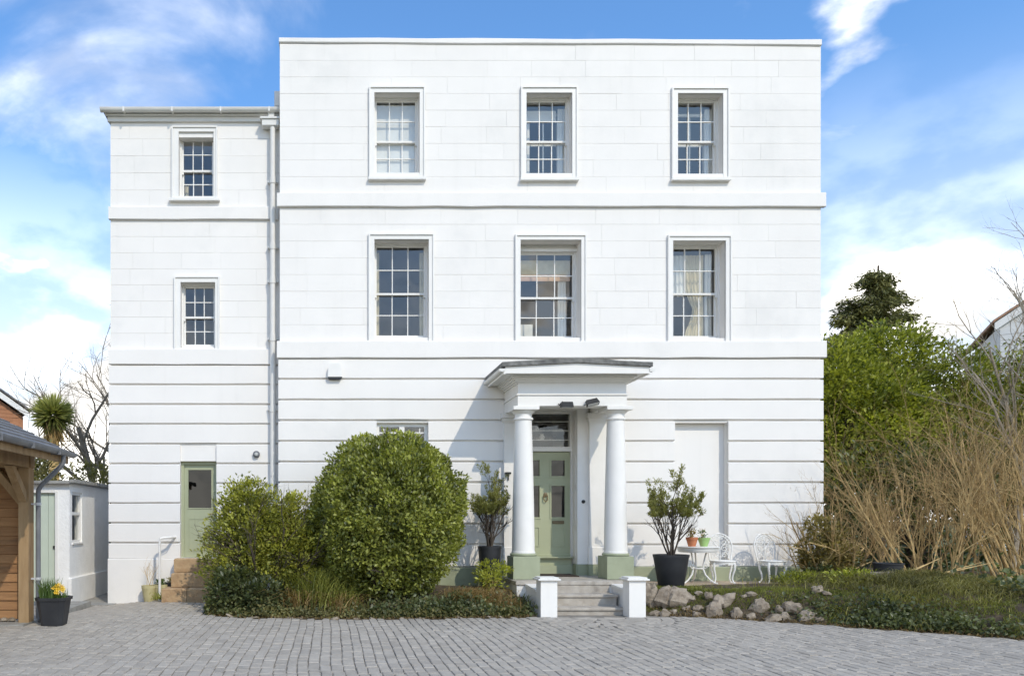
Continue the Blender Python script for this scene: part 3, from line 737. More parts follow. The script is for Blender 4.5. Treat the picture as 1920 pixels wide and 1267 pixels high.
m = MB(); m.lathe(0, 0, [(.001, 0), (.034, 0), (.034, .012), (.018, .016), (.014, .024), (.001, .026)], 20); m.v = [(4.83+x, -.02-z, 1.83+y) for x, y, z in m.v]; m.build('doorbell', 'black_metal', house, True)

# ---- portico
ex0, ex1, eyf = 3.35, 5.25, -1.04
def ring(m, o, z0, z1, wd=.30):
    m.box(ex0-o, ex1+o, eyf-o, eyf+wd, z0, z1); m.box(ex0-o, ex0+wd, eyf+wd, -.02, z0, z1); m.box(ex1-wd, ex1+o, eyf+wd, -.02, z0, z1)
m = MB(); ring(m, 0, 3.47, 3.655); ring(m, .022, 3.655, 3.685); ring(m, -.008, 3.685, 3.862); ring(m, .02, 3.862, 3.885); ring(m, .05, 3.885, 3.915); ring(m, .085, 3.915, 3.95); ring(m, .13, 3.95, 3.985)
m.box(ex0+.30, ex1-.30, eyf+.30, -.021, 3.60, 3.66)
m.box(3.07, 5.49, -1.33, -.02, 3.985, 4.03)
port = m.build('portico', 'paint', house)
m = MB(); m.prism([(3.06, 3.975), (5.50, 3.975), (5.50, 4.085), (4.28, 4.15), (3.06, 4.085)], -1.362, -1.331); m.box(3.03, 3.069, -1.36, -.02, 3.965, 4.05); m.box(5.491, 5.53, -1.36, -.02, 3.965, 4.05)
m.build('fascia', 'paint', port)
m = MB(); n = 14
pr = random.Random(5); 
top = []; bot_ = []
for i in range(n+1):
    x = 3.0+(5.55-3.0)*i/n; zb = 4.15+.004-abs(x-4.28)*.0533; bot_.append((x, zb)); top.append((x, zb+.072+pr.uniform(-.008, .008)))
m.prism(bot_+top[::-1], -1.40, -.0195); m.build('porch_roof', 'lead', port)
for X in (3.005, 5.555):
    m = MB(); kk = 8; vs = []
    for yy in (-1.37, -.03):
        for j in range(kk+1):
            a = math.pi+math.pi*j/kk; vs.append((X+.05*math.cos(a), yy, 4.055+.055*math.sin(a)))
        for j in range(kk, -1, -1):
            a = math.pi+math.pi*j/kk; vs.append((X+.042*math.cos(a), yy, 4.055+.047*math.sin(a)))
    q = 2*(kk+1); m.add(vs, [(j, (j+1) % q, q+(j+1) % q, q+j) for j in range(q)]+[tuple(range(q)), tuple(range(2*q-1, q-1, -1))])
    m.box(X-.048, X+.048, -1.372, -1.366, 4.01, 4.055)
    m.build('gutter', 'pipe_paint', port)
for xc in (3.495, 5.125):
    yc = -.845; prof = []
    for i in range(15):
        t = i/14; prof.append((.195-.049*t**1.35*(1 if t > 0 else 0), .935+t*(3.235-.935)))
    prof = [(.205, .905), (.205, .93)]+prof+[(.146, 3.24), (.168, 3.245), (.172, 3.262), (.166, 3.278), (.148, 3.283), (.148, 3.345), (.16, 3.35), (.185, 3.375), (.205, 3.398), (.21, 3.402)]
    c_ = MB().lathe(xc, yc, prof, 40).build('column', 'paint', port, True)
    MB().box(xc-.225, xc+.225, yc-.222, yc+.222, 3.402, 3.469, .006).build('capital', 'paint', port)
    MB().lathe(xc, yc, [(.205, .852), (.222, .857), (.232, .877), (.224, .897), (.206, .9048)], 40).build('column_base', 'green_plinth', port, True)
    MB().box(xc-.232, xc+.232, yc-.232, yc+.232, .452, .852, .008).build('plinth', 'green_plinth', port)
for a, b, c_, d_ in PIL:
    m = MB(); m.box(a, b, -.10, .028, .66, 3.30); m.box(a-.015, b+.015, -.115, .028, .66, .98, .006); m.box(a-.015, b+.015, -.115, .028, 3.30, 3.33); m.box(a-.03, b+.03, -.13, .028, 3.33, 3.38); m.box(a-.05, b+.05, -.155, .028, 3.38, 3.469)
    m.build('pilaster', 'paint', port)
    MB().box(a-.02, b+.02, -.122, .028, .45, .66).build('pilaster_plinth', 'green_plinth', port)
MB().box(3.07, 3.25, -.03, .02, 3.98, 4.14).build('air_brick', 'air_brick', house)

# ---- side door, eaves, gutters, downpipes
a, b, lo, hi = SDOOR; yd = YO+.14
m = MB(); m.box(a, a+.05, yd-.03, yd+.08, lo, hi); m.box(b-.05, b, yd-.03, yd+.08, lo, hi); m.box(a+.05, b-.05, yd-.03, yd+.08, hi-.06, hi)
m.build('door_frame', 'green_paint', house)
m = MB(); g = (a+.13, b-.12, 1.72, hi-.16); holed(m, a+.05, b-.05, lo+.005, hi-.06, yd+.01, [g]); reveals(m, g, yd+.01, yd+.05); panel(m, g[0]-.02, g[1]+.02, g[2]-.02, g[3]+.02, yd+.01, .02, .01); panel(m, a+.13, b-.12, lo+.12, 1.52, yd+.01, .02, .008)
sdm = m.build('side_door', 'green_paint', house)
MB().quad((g[0], yd+.035, g[2]), (g[1], yd+.035, g[2]), (g[1], yd+.035, g[3]), (g[0], yd+.035, g[3])).build('door_pane', 'glass_dark', sdm)
m = MB(); m.tube([(b-.085, yd+.0, 1.6), (b-.085, yd-.04, 1.6), (b-.16, yd-.045, 1.6)], .009, 6); m.build('door_handle', 'brass', sdm)
m = MB(); m.strip(WXL-.05, WXR, WZT-.02, WZT+.085, YO+.03, YO-.03, .005, .002); m.box(WXL-.08, WXR, YO-.09, YO-.031, WZT+.07, WZT+.095); m.build('eaves_fascia', 'pipe_paint', house)
m = MB(); kk = 8; vs = []; gy, gzz = YO-.14, WZT+.165
for xg in (WXL-.15, WXR+.02):
    for j in range(kk+1): an = math.pi+math.pi*j/kk; vs.append((xg, gy+.065*math.cos(an), gzz+.075*math.sin(an)))
    for j in range(kk, -1, -1): an = math.pi+math.pi*j/kk; vs.append((xg, gy+.056*math.cos(an), gzz+.066*math.sin(an)))
q = 2*(kk+1); m.add(vs, [(j, (j+1) % q, q+(j+1) % q, q+j) for j in range(q)]+[tuple(range(q)), tuple(range(2*q-1, q-1, -1))])
for xg in np.arange(WXL+.3, WXR, .92): m.box(xg-.015, xg+.015, gy-.07, gy+.068, gzz-.082, gzz+.004)
m.build('gutter', 'pipe_paint', house, True)
m = MB(); m.box(WXL-.14, WXR, YO-.13, 8.1, WZT+.172, WZT+.2); m.build('wing_roof', 'slate', house)
m = MB(); px_ = wx(512); yp = YO-.10
m.box(px_-.20, px_+.12, yp-.07, yp+.1, WZT-.17, WZT-.03, .01); m.box(px_-.235, px_+.135, yp-.095, yp+.1, WZT-.045, WZT-.01); m.box(px_-.09, px_+.03, yp-.03, yp+.06, WZT-.01, WZT+.13)
m.build('hopper', 'pipe_paint', house)
m = MB(); m.tube([(px_, yp, WZT-.16), (px_, yp, -.2)], .052, 12)
m.build('downpipe', 'pipe_paint', house, True)
for z in (7.95, 6.7, 6.05, 4.95, 3.6, 2.2):
    m = MB(); m.tube([(px_, yp, z-.06), (px_, yp, z+.06)], .062, 12); m.box(px_-.10, px_+.10, yp+.03, YO+.05, z-.02, z+.02); m.build('pipe_collar', 'pipe_paint', house, True)
m = MB(); m.box(-.98, -.852, .35, .6, 9.42, 9.72, .012); m.box(-.95, -.852, .4, .55, 9.25, 9.42); m.tube([(-.91, .48, 9.3), (-.91, .48, 8.95)], .035, 8); m.build('hopper', 'pipe_paint', house)

# fittings on the facade
x, _, z = W(628, 696, -.05); m = MB()
m.prism([(x-.135, z-.11), (x+.135, z-.11), (x+.125, z+.06), (x+.085, z+.145), (x-.085, z+.145), (x-.125, z+.06)], -.105, -.02)
t = root('alarm_box', (x, -.05, z-.15), 'white plastic burglar alarm box mounted high on the ground floor wall', 'alarm box')
m.build('cover', 'paint', t); MB().prism([(x-.11, z-.15), (x+.11, z-.15), (x+.135, z-.111), (x-.135, z-.111)], -.10, -.02).build('strobe', 'black_plastic', t)
x, _, z = W(480.5, 851, YO-.08); t = root('bulkhead_lamp', (x, YO-.03, z-.07), 'small round grey bulkhead lamp on the wing wall by the downpipe', 'lamp')
m = MB(); m.lathe(0, 0, [(.001, 0), (.066, 0), (.066, .05), (.05, .07), (.03, .072)], 20); m.v = [(x+p, YO-.018-r, z+q) for p, q, r in m.v]; m.build('housing', 'grey_metal', t, True)
m = MB(); m.lathe(0, 0, [(.001, 0), (.036, 0), (.03, .02), (.001, .026)], 16); m.v = [(x+p, YO-.088-r, z+q) for p, q, r in m.v]; m.build('lens', 'lamp_lens', t, True)
def flood(loc, rx, ry, label):
    t = root('floodlight', loc, label, 'floodlight')
    x, y, z = loc; m = MB(); m.prism([(-.11, -.04), (.11, -.04), (.09, .05), (-.09, .05)], -.06, .03)
    from mathutils import Euler
    e = Euler((rx, ry, 0)).to_matrix()
    def T(m): m.v = [tuple(Vector((x, y, z))+e @ Vector(p)) for p in m.v]; return m
    T(m).build('housing', 'black_metal', t)
    T(MB().box(-.095, .095, -.045, .02, -.048, -.041)).build('lens', 'lamp_lens', t)
    m = MB(); m.tube([(-.115, -.01, 0), (-.125, .01, 0), (-.125, .05, .03)], .008, 5); T(m).tube([(x-.1, y+.03, z+.02), (x-.05, -1.03, z+.07)], .012, 6).build('bracket', 'black_metal', t)
flood((4.18, -1.10, 3.475), 0, 0, 'grey floodlight lying level under the portico beam')
flood((4.61, -1.14, 3.50), -.55, -.22, 'black floodlight tilted up under the portico beam beside the right column')
x, y, z = W(952, 888, -.12); m = MB(); m.box(x-.05, x+.05, y-.06, -.018, z-.006, z+.03); m.tube([(x+.01, y, z), (x+.01, y, z-.12)], .012, 6)
tag(m.build('wall_bracket', 'black_metal'), 'small dark metal bracket on the wall behind the left column', 'bracket')

# ------------------------------------------------------------------ entrance steps
st = root('entrance_steps', (4.24, -1.4, GZ), 'worn stone entrance steps leading up to the columned porch', 'steps')
m = MB(); m.box(3.22, 5.42, -1.44, .20, .385, .452, .01); m.build('landing', 'step_stone', st)
m = MB(); m.box(3.24, 5.40, -1.41, .03, -.1, .385); m.build('landing_wall', 'paint', st)
m = MB(); m.box(3.70, 4.80, -1.425, -1.38, .2, .383); m.build('riser', 'step_stone', st)
for z, yf in ((.26, -1.78), (.08, -2.10)):
    m = MB(); m.box(3.66, 4.82, yf, -1.415, z-.05, z, .009); m.build('tread', 'step_stone', st)
    m = MB(); m.box(3.68, 4.80, yf+.03, -1.412, -.12, z-.051); m.build('riser', 'step_stone', st)
for s, xc in ((0, 3.515), (1, 4.905)):
    t = root('gate_pier', (xc, -2.22, GZ), 'short white pier with flat cap, ' + ('left' if not s else 'right') + ' of the entrance steps beside the ' + ('evergreen bed' if not s else 'rock bank'), 'pier')
    MB().box(xc-.13, xc+.13, -2.35, -2.09, -.1, .535, .006).build('shaft', 'paint', t)
    m = MB(); m.box(xc-.175, xc+.175, -2.395, -2.045, .535, .562, .005); m.box(xc-.15, xc+.15, -2.37, -2.07, .562, .585, .008); m.build('cap', 'paint', t)
    t = root('flank_wall', (xc, -1.7, GZ), 'low white wall running from the ' + ('left' if not s else 'right') + ' pier back to the porch', 'wall')
    xo = xc-.03 if not s else xc+.03
    m = MB(); pts = [(-2.088, -.1), (-1.415, -.1), (-1.415, .37), (-2.088, .33)]
    m.v = []; vs = [(xo-.085, y, z) for y, z in pts]+[(xo+.085, y, z) for y, z in pts]; m.add(vs, [(0,1,2,3), (7,6,5,4), (0,4,5,1), (1,5,6,2), (2,6,7,3), (3,7,4,0)]); m.build('body', 'paint', t)
    vs = [(xo-.11, y, z) for y, z in ((-2.087, .331), (-1.414, .371), (-1.414, .41), (-2.087, .37))]; vs += [(xo+.11, y, z) for _, y, z in vs]; MB().add(vs, [(0,1,2,3), (7,6,5,4), (0,4,5,1), (1,5,6,2), (2,6,7,3), (3,7,4,0)]).build('coping', 'paint', t)
m = MB(); m.box(3.82, 4.62, -.42, .14, .454, .472); tag(m.build('doormat', 'mat_fibre'), 'dark brown doormat on the porch in front of the green door', 'doormat')
# sandstone side steps
st = root('side_steps', (-2.42, 0, 0), 'worn orange sandstone steps under the green side door', 'steps')
for zt, yf in ((.24, -.44), (.5, -.18), (.758, .08)):
    zb = -.1 if zt < .3 else zt-.27; xs = [-2.86, -2.86+random.uniform(.3, .5), -1.98] 
    if zt < .3: xs[0] = -2.98
    for a, b in zip(xs, xs[1:]): MB().box(a+.003, b-.003, yf+random.uniform(-.012, .012), .36, zb+.003, zt+random.uniform(-.006, .001), .018).build('stone', 'sandstone', st)
x = -3.10; t = root('handrail', (x, -.02, 0), 'white painted tubular handrail beside the sandstone side steps', 'handrail')
z0 = pave_h(x, -.02); m = MB(); m.tube([(x, -.02, z0-.03), (x, -.02, 1.10), (x+.015, -.02, 1.135), (x+.05, -.0, 1.15), (x+.17, .1, 1.155), (x+.22, .34, 1.155)], .024, 10); m.build('rail', 'paint', t, True)
m = MB(); m.tube([(x+.05, -.0, 1.10), (x+.17, .1, 1.09), (x+.20, .3, 1.12)], .008, 6); m.build('bracket', 'pipe_paint', t)
x, y, z = W(333, 1092, .02); m = MB(); m.box(x-.06, x+.045, y-.1, y-.0, .24, .45, .01); tag(m.build('meter_box', 'black_plastic'), 'small dark grey box standing on the side steps by the wall', 'box')

# ------------------------------------------------------------------ left: shed
t = root('shed', (-6.0, 1.4, -.1), 'low white rendered shed with pale green door and flat roof', 'shed')
sx0, sx1, sy0, sy1, zt = -8.0, -4.83, .10, 2.78, 2.17
wh = (-0.0, 0, 0, 0)
m = MB(); m.box(sx0, -5.86, sy0, sy0+.15, -.15, zt); m.box(-5.05, sx1, sy0, sy0+.15, -.15, zt); m.box(-5.86, -5.05, sy0, sy0+.15, 2.03, zt)
W0, W1, V0, V1 = .14, .86, 1.05, 2.02     # window in the side wall: y range, z range
m.box(sx0, sx1, sy1-.15, sy1, -.15, zt); m.box(sx0, sx0+.15, sy0+.15, sy1-.15, -.15, zt)
m.build('wall', 'rough_white', t)
m = MB(); m.box(sx1-.15, sx1-.001, sy0+.15, sy1-.15, -.15, V0); m.box(sx1-.15, sx1-.001, sy0+.15, sy1-.15, V1, zt); m.box(sx1-.15, sx1-.001, W1, sy1-.15, V0, V1); m.build('side_wall', 'rough_white', t)
m = MB(); m.box(sx1-.02, sx1+.05, sy0-.03, sy1+.02, -.15, .39, .012); m.build('plinth', 'rough_white', t)
m = MB(); m.box(sx0-.1, sx1+.09, sy0-.12, sy1+.1, zt+.001, zt+.055); 
for i in range(14):
    y = sy0-.14+(sy1+.24-sy0)*i/14; m.box(sx1+.05, sx1+.12, y, y+.18, zt+.02, zt+.075+.01*(i % 2))
m.build('roof', 'concrete', t)
m = MB()
for i in range(5):
    a = -5.83+.146*i; m.box(a+.003, a+.143, sy0+.05, sy0+.08, -.1, 2.0)
dr = m.build('door', 'shed_green', t); MB().box(-5.15, -5.11, sy0+.02, sy0+.052, .95, 1.0).build('latch', 'black_metal', dr)
m = MB(); m.box(-5.1, -5.05, sy0-.012, sy0+.1, -.1, 2.03); m.box(-5.86, -5.1, sy0-.012, sy0+.1, 2.0, 2.05); m.build('door_frame', 'paint', t)
m = MB(); xw = sx1-.06
for a, b, c_, d_ in ((W0+.11, W0+.16, V0, V1), (W1-.05, W1, V0, V1), (W0+.16, W1-.05, V1-.05, V1), (W0+.16, W1-.05, V0, V0+.05), (W0+.16, W1-.05, 1.58, 1.64)): m.box(xw-.03, xw+.03, a, b, c_, d_)
m.box(sx1-.10, sx1+.03, W0+.09, W1+.02, V0-.03, V0-.001)
wi = m.build('window', 'paint', t)
for c_, d_ in ((V0+.05, 1.58), (1.64, V1-.05)): MB().quad((xw, W0+.16, c_), (xw, W1-.05, c_), (xw, W1-.05, d_), (xw, W0+.16, d_)).build('pane', 'glass', wi)

# ------------------------------------------------------------------ left: timber carport
t = root('carport', (-6.5, -5.0, 0), 'timber carport with weatherboarded end wall, tiled roof and grey gutter', 'carport')
def post(x, y): MB().box(x-.075, x+.075, y-.1, y+.1, -.03, 2.47, .006).build('post', 'timber', t)
post(-4.41, -3.10); post(-4.41, -6.6); post(-9.0, -3.10)
nb = 18
for i in range(nb):
    z = .02+.137*i
    if z > 2.25: break
    m = MB(); a, b = -8.9, -4.49; y = -2.98
    vs = []
    for xq in (a, b): vs += [(xq, y-.035, z), (xq, y, z-.012), (xq, y+.012, z+.132), (xq, y-.012, z+.132)]
    m.add(vs, [(0,1,2,3), (7,6,5,4), (0,4,5,1), (1,5,6,2), (2,6,7,3), (3,7,4,0)]); m.build('board', 'board', t)
m = MB(); m.box(-9.1, -4.32, -3.17, -3.0, 2.25, 2.44, .006); m.build('beam', 'timber', t)
m = MB(); m.box(-4.49, -4.33, -7.0, -3.21, 2.25, 2.44, .006); m.build('beam', 'timber', t)
m = MB(); vs = [(-4.93, 2.24), (-4.80, 2.24), (-4.485, 1.86), (-4.485, 1.70)]; m.prism(vs, -3.19, -3.06); m.build('brace', 'timber', t)
m = MB(); 
vs = [(-3.215, 1.75), (-3.215, 1.9), (-3.6, 2.24), (-3.75, 2.24)]; m.add([(-4.47, y, z) for y, z in vs]+[(-4.36, y, z) for y, z in vs], [(0,1,2,3), (7,6,5,4), (0,4,5,1), (1,5,6,2), (2,6,7,3), (3,7,4,0)]); m.build('brace', 'timber', t)
pitch = .49; exx = -3.93; ez = 2.50
def roof_z(x): return ez + pitch*(exx-x)
m = MB(); y0, y1 = -7.2, -2.66
m.add([(exx, y0, ez), (-6.7, y0, roof_z(-6.7)), (-6.7, y1, roof_z(-6.7)), (exx, y1, ez)]+[(exx, y0, ez-.04), (-6.7, y0, roof_z(-6.7)-.04), (-6.7, y1, roof_z(-6.7)-.04), (exx, y1, ez-.04)], [(3,2,1,0), (4,5,6,7), (0,1,5,4), (1,2,6,5), (2,3,7,6), (3,0,4,7)])
m.add([(-6.7, y0, roof_z(-6.7)), (-9.5, y0, ez), (-9.5, y1, ez), (-6.7, y1, roof_z(-6.7))], [(3,2,1,0)])
rf = m.build('roof', 'timber', t)
rows = 13
for i in range(rows):
    u0 = i*.21; xa = exx+.03-u0*.9; xb = xa-.25
    y = -7.25+(i % 2)*.16
    while y < -2.70:
        yb_ = min(y+.32, -2.62)
        za, zb = roof_z(xa)+.045, roof_z(xb)+.018; m = MB()
        m.add([(xa, y+.004, za), (xb, y+.004, zb), (xb, yb_-.004, zb), (xa, yb_-.004, za), (xa, y+.004, za-.02), (xb, y+.004, zb-.015), (xb, yb_-.004, zb-.015), (xa, yb_-.004, za-.02)], [(3,2,1,0), (4,5,6,7), (0,1,5,4), (1,2,6,5), (2,3,7,6), (3,0,4,7)])
        if y > -5.9 and len([1 for c_ in rf.children]) < 290: m.build('roof_slate', 'slate', rf)
        y += .32
m = MB(); kk = 8; vs = []; gx, gzz = exx+.06, ez+.0
for yg in (-7.2, -2.62):
    for j in range(kk+1): an = math.pi+math.pi*j/kk; vs.append((gx+.065*math.cos(an), yg, gzz+.07*math.sin(an)))
    for j in range(kk, -1, -1): an = math.pi+math.pi*j/kk; vs.append((gx+.057*math.cos(an), yg, gzz+.062*math.sin(an)))
m.add(vs, [(j, (j+1) % q, q+(j+1) % q, q+j) for j in range(q)]+[tuple(range(q)), tuple(range(2*q-1, q-1, -1))])
for yg in (-6.4, -5.4, -4.4, -3.4): m.box(gx-.07, gx+.07, yg-.015, yg+.015, gzz-.078, gzz+.004)
m.build('gutter', 'grey_metal', t, True)
m = MB(); m.box(exx-.03, exx-.006, -7.2, -2.66, ez-.16, ez-.04); m.build('fascia', 'timber', t)
m = MB(); m.tube([(gx, -3.08, gzz-.06), (gx, -3.08, gzz-.16), (gx-.03, -3.08, gzz-.22), (-4.2, -3.08, 1.99), (-4.235, -3.08, 1.93), (-4.24, -3.08, 1.85), (-4.24, -3.08, .05), (-4.2, -3.12, .0)], .036, 10)
dp = m.build('downpipe', 'grey_metal', t, True)
for z in (1.72, .62):
    m = MB(); m.tube([(-4.24, -3.08, z-.02), (-4.24, -3.08, z+.02)], .045, 10); m.box(-4.345, -4.2, -3.11, -3.05, z-.012, z+.012); m.build('pipe_clip', 'steel', dp)
for i in range(7):
    m = MB(); m.lathe(0, 0, [(.01, 0), (.045, .02), (.04, .05), (.01, .065)], 8); xk = -4.62-.11*i
    m.v = [(xk+x*1.3, -3.10+y, -.012+z) for x, y, z in m.v]
    tag(m.build('pebble', 'rock', None, True), 'pale rounded pebble lying along the foot of the timber boards', 'pebble', 'pebbles under the boards')

# ------------------------------------------------------------------ pots and furniture
def pot(name, loc, r0, r1, h, mat, label, rim=.03, k=28, group=None):
    x, y, z = loc; t = root(name, loc, label, 'plant pot', group)
    m = MB(); m.lathe(x, y, [(r0*.96, z), (r0, z+.012), (r1, z+h-rim*1.6), (r1+.006, z+h-rim*1.55), (r1+.010, z+h), (r1-.012, z+h), (r1-.02, z+h-.05), (.002, z+h-.05)], k); m.build('pot', mat, t, True)
    MB().lathe(x, y, [(r1-.021, z+h-.07), (r1-.021, z+h-.046), (r1*.5, z+h-.035), (.002, z+h-.03)], 16).build('compost', 'soil', t, True)
    return t
def pot_tree(t, x, y, z, h, w_, nst, nleaf, seed, top):
    random.seed(seed); np.random.seed(seed)
    m = MB(); tips = []
    for i in range(nst):
        a = 2*math.pi*i/nst+random.random(); sp = random.uniform(.16, .38) if i else .02
        grow(m, (x+.03*math.cos(a), y+.03*math.sin(a), z-.04), (sp*math.cos(a), sp*math.sin(a), 1), h*random.uniform(.42, .6) if i else h*.72, .016 if i else .02, 0,
             [(5, .55, .55, .08, .05), (4, .5, .55, .1, .06), (3, .5, .5, .12, .06), (0, 0, 0, .1, .05)], tips, 5)
    m.build('stems', 'bark_dark', t, True)
    tp = [q for q in tips if q[2] >= 2 and q[0].z > z+h*.5]
    idx = np.random.choice(len(tp), nleaf); P = np.array([tp[i][0] for i in idx]); Dd = np.array([tp[i][1] for i in idx])
    P = P + rdir(nleaf)*.025 - Dd*(np.random.rand(nleaf)*.09)[:, None]
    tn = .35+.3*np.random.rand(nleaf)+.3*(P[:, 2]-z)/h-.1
    leaves('leaves', 'leaf_pot', t, P, Dd+.7*rdir(nleaf), rdir(nleaf), .05+.02*np.random.rand(nleaf), .017, tn)
t = pot('potted_shrub', (5.98, -1.12, .33), .205, .285, .56, 'black_plastic', 'leggy evergreen shrub in a large black pot beside the white garden table')
pot_tree(t, 5.98, -1.12, .88, 1.42, .5, 9, 5200, 21, 1)
t = pot('potted_shrub', (2.95, -.62, .24), .13, .205, .78, 'black_plastic', 'leggy evergreen shrub in a black pot beside the left porch column')
pot_tree(t, 2.95, -.62, 1.0, 1.28, .5, 9, 4600, 33, 1)

m = MB(); m.box(5.5, 8.2, -1.0, -.03, .28, .348); 
tag(m.build('terrace_slab', 'flagstone'), kind='structure')
TZ = .35
def scroll(c, r, a0, turns, n=16, k=1.0):
    return [(c[0]+r*(1-.75*i/n)*math.cos(a0+k*turns*2*math.pi*i/n), c[1]+r*(1-.75*i/n)*math.sin(a0+k*turns*2*math.pi*i/n)) for i in range(n+1)]
def make_chair(label):
    t = root('garden_chair', (0, 0, 0), label, 'chair', None); M_ = 'paint'
    # seat: pierced round plate
    m = MB(); n = 28; sr = .205; sz = .40
    m.tube([(sr*math.cos(2*math.pi*i/n), sr*.95*math.sin(2*math.pi*i/n), sz) for i in range(n+1)], .014, 6, False)
    m.tube([(.13*math.cos(2*math.pi*i/n), .125*math.sin(2*math.pi*i/n), sz) for i in range(n+1)], .008, 5, False)
    for i in range(16):
        a = 2*math.pi*i/16; m.tube([(.03*math.cos(a), .03*math.sin(a), sz-.004), (sr*math.cos(a+.2), sr*.95*math.sin(a+.2), sz)], .0075, 4, False)
        m.tube([(.13*math.cos(a), .125*math.sin(a), sz), (sr*math.cos(a-.25), sr*.95*math.sin(a-.25), sz)], .0065, 4, False)
    m.lathe(0, 0, [(.002, sz-.008), (.045, sz-.006), (.045, sz+.006), (.002, sz+.008)], 14)
    m.build('seat', M_, t, True)
    m = MB()                                    # scalloped apron
    for i in range(n):
        a0, a1 = 2*math.pi*i/n, 2*math.pi*(i+1)/n; dz = .045+.02*abs(math.sin(i*math.pi/3.5))
        m.add([(sr*math.cos(a0), .95*sr*math.sin(a0), sz), (sr*math.cos(a1), .95*sr*math.sin(a1), sz), (sr*.98*math.cos(a1), .93*sr*math.sin(a1), sz-dz), (sr*.98*math.cos(a0), .93*sr*math.sin(a0), sz-dz)], [(0,1,2,3)])
    m.build('apron', M_, t, True)
    # back: rounded hoop filled with scrolls, leaning back
    def B(u, v): return (u, .17+.16*v, sz+v)
    m = MB(); hoop = [(-.17, .0)]+[(-.215*math.sin(R(100)*(1-i/9.)+R(0)) if 0 else -.205*math.cos(R(-10)+R(100)*i/9), .24+.245*math.sin(R(-10)+R(100)*i/9)) for i in range(10)]
    hoop = hoop+[(-u, v) for u, v in hoop[::-1]]
    m.tube([B(u, v) for u, v in hoop], .014, 6); m.tube([B(u*.78, .04+v*.84) for u, v in hoop], .008, 5); m.tube([B(-.17, .0), B(.17, .0)], .010, 5)
    m.build('back_frame', M_, t, True)
    m = MB(); m.tube([B(0, .01), B(0, .46)], .009, 5)
    for s in (-1, 1):
        for cu, cv, r, a in ((.07, .10, .055, 0), (.075, .22, .06, 1.5), (.07, .33, .052, 3), (.035, .40, .03, 1), (.125, .28, .035, 4), (.125, .15, .035, 2)):
            m.tube([B(s*u, v) for u, v in scroll((cu, cv), r, a, 1.25, 12)], .0075, 4)
        for i in range(7):
            a = R(-5)+R(95)*i/6.5; m.tube([B(-s*.16*math.cos(a), .24+.20*math.sin(a)), B(-s*.205*math.cos(a), .24+.245*math.sin(a))], .008, 4)
        m.tube([B(s*.02, .06), B(s*.09, .16), B(s*.15, .24)], .007, 4); m.tube([B(s*.01, .2), B(s*.06, .28), B(s*.12, .36)], .007, 4)
    m.build('back_scrollwork', M_, t, True)
    for ang in (35, 145, 215, 325):
        a = R(ang); c_, s_ = math.cos(a), math.sin(a)
        prof = [(.17, .40), (.205, .34), (.205, .26), (.175, .16), (.165, .09), (.185, .03), (.215, .012)]
        m = MB(); m.tube([(r*c_, r*s_, z) for r, z in prof], [.024, .024, .019, .015, .013, .013, .017], 7); m.build('leg', M_, t, True)
    return t
def move(t, loc, rz): t.location = loc; t.rotation_euler = (0, 0, rz)
c1 = make_chair('white cast iron garden chair drawn up to the round table')
def copy_tree(o, parent=None):
    c_ = o.copy(); col.objects.link(c_); c_.parent = parent
    for ch_ in list(o.children): copy_tree(ch_, c_)
    return c_
c2 = copy_tree(c1); c2['label'] = 'white cast iron garden chair standing alone by the shrubs, away from the table'
for c_ in (c1, c2): c_['group'] = 'white garden chairs on the terrace'
move(c1, (7.13, -.62, TZ), R(-14)); move(c2, (8.03, -.62, TZ), R(8))
tx, ty = 6.68, -.62
t = root('garden_table', (tx, ty, TZ), 'small round white cast iron garden table', 'table')
MB().lathe(tx, ty, [(.002, TZ+.635), (.34, TZ+.635), (.36, TZ+.645), (.36, TZ+.66), (.34, TZ+.664), (.002, TZ+.664)], 36).build('table_top', 'paint', t, True)
MB().lathe(tx, ty, [(.31, TZ+.56), (.335, TZ+.60), (.335, TZ+.634), (.315, TZ+.634)], 30, False).build('apron', 'paint', t, True)
for a in (R(80), R(200), R(320)):
    m = MB(); m.tube([(tx+r*math.cos(a), ty+r*math.sin(a), TZ+z) for r, z in ((.16, .62), (.13, .5), (.10, .36), (.09, .27), (.13, .16), (.21, .07), (.29, .016), (.33, .016))], [.016, .014, .014, .015, .015, .014, .014, .018], 7)
    m.tube([(tx+r*math.cos(a), ty+r*math.sin(a), TZ+z) for r, z in ((.095, .34), (.15, .36), (.17, .31), (.13, .27), (.1, .29))], .010, 5); m.build('leg', 'paint', t, True)
MB().tube([(tx+.09*math.cos(2*math.pi*i/18), ty+.09*math.sin(2*math.pi*i/18), TZ+.27) for i in range(19)], .012, 6).build('ring', 'paint', t, True)
def little_plant(t, x, y, z, n, h, mat, seed):
    np.random.seed(seed); P = np.c_[np.random.normal(x, .03, n), np.random.normal(y, .03, n), z+np.random.rand(n)*h*.7]
    leaves('leaves', mat, t, P, rdir(n)+np.array([0, 0, .7]), rdir(n), .05, .022, .4+.5*np.random.rand(n))
    m = MB()
    for i in range(6): a = i; m.tube([(x, y, z-.02), (x+.03*math.cos(a), y+.03*math.sin(a), z+h*.5), (x+.05*math.cos(a+.4), y+.05*math.sin(a+.4), z+h*.9)], [.004, .003, .002], 4)
    m.build('stems', 'bark_tan', t)
t = pot('flower_pot', (6.55, -.68, TZ+.664), .062, .092, .165, 'terracotta', 'small terracotta pot with a straggly plant on the white table', .03); little_plant(t, 6.55, -.68, TZ+.80, 90, .22, 'leaf_bronze', 3)
t = pot('flower_pot', (6.775, -.66, TZ+.664), .062, .098, .155, 'glazed_green', 'small glazed green pot with a leafy plant on the white table', .02); little_plant(t, 6.75, -.66, TZ+.79, 60, .22, 'leaf_daff', 4)
z = pave_h(-3.3, .1)
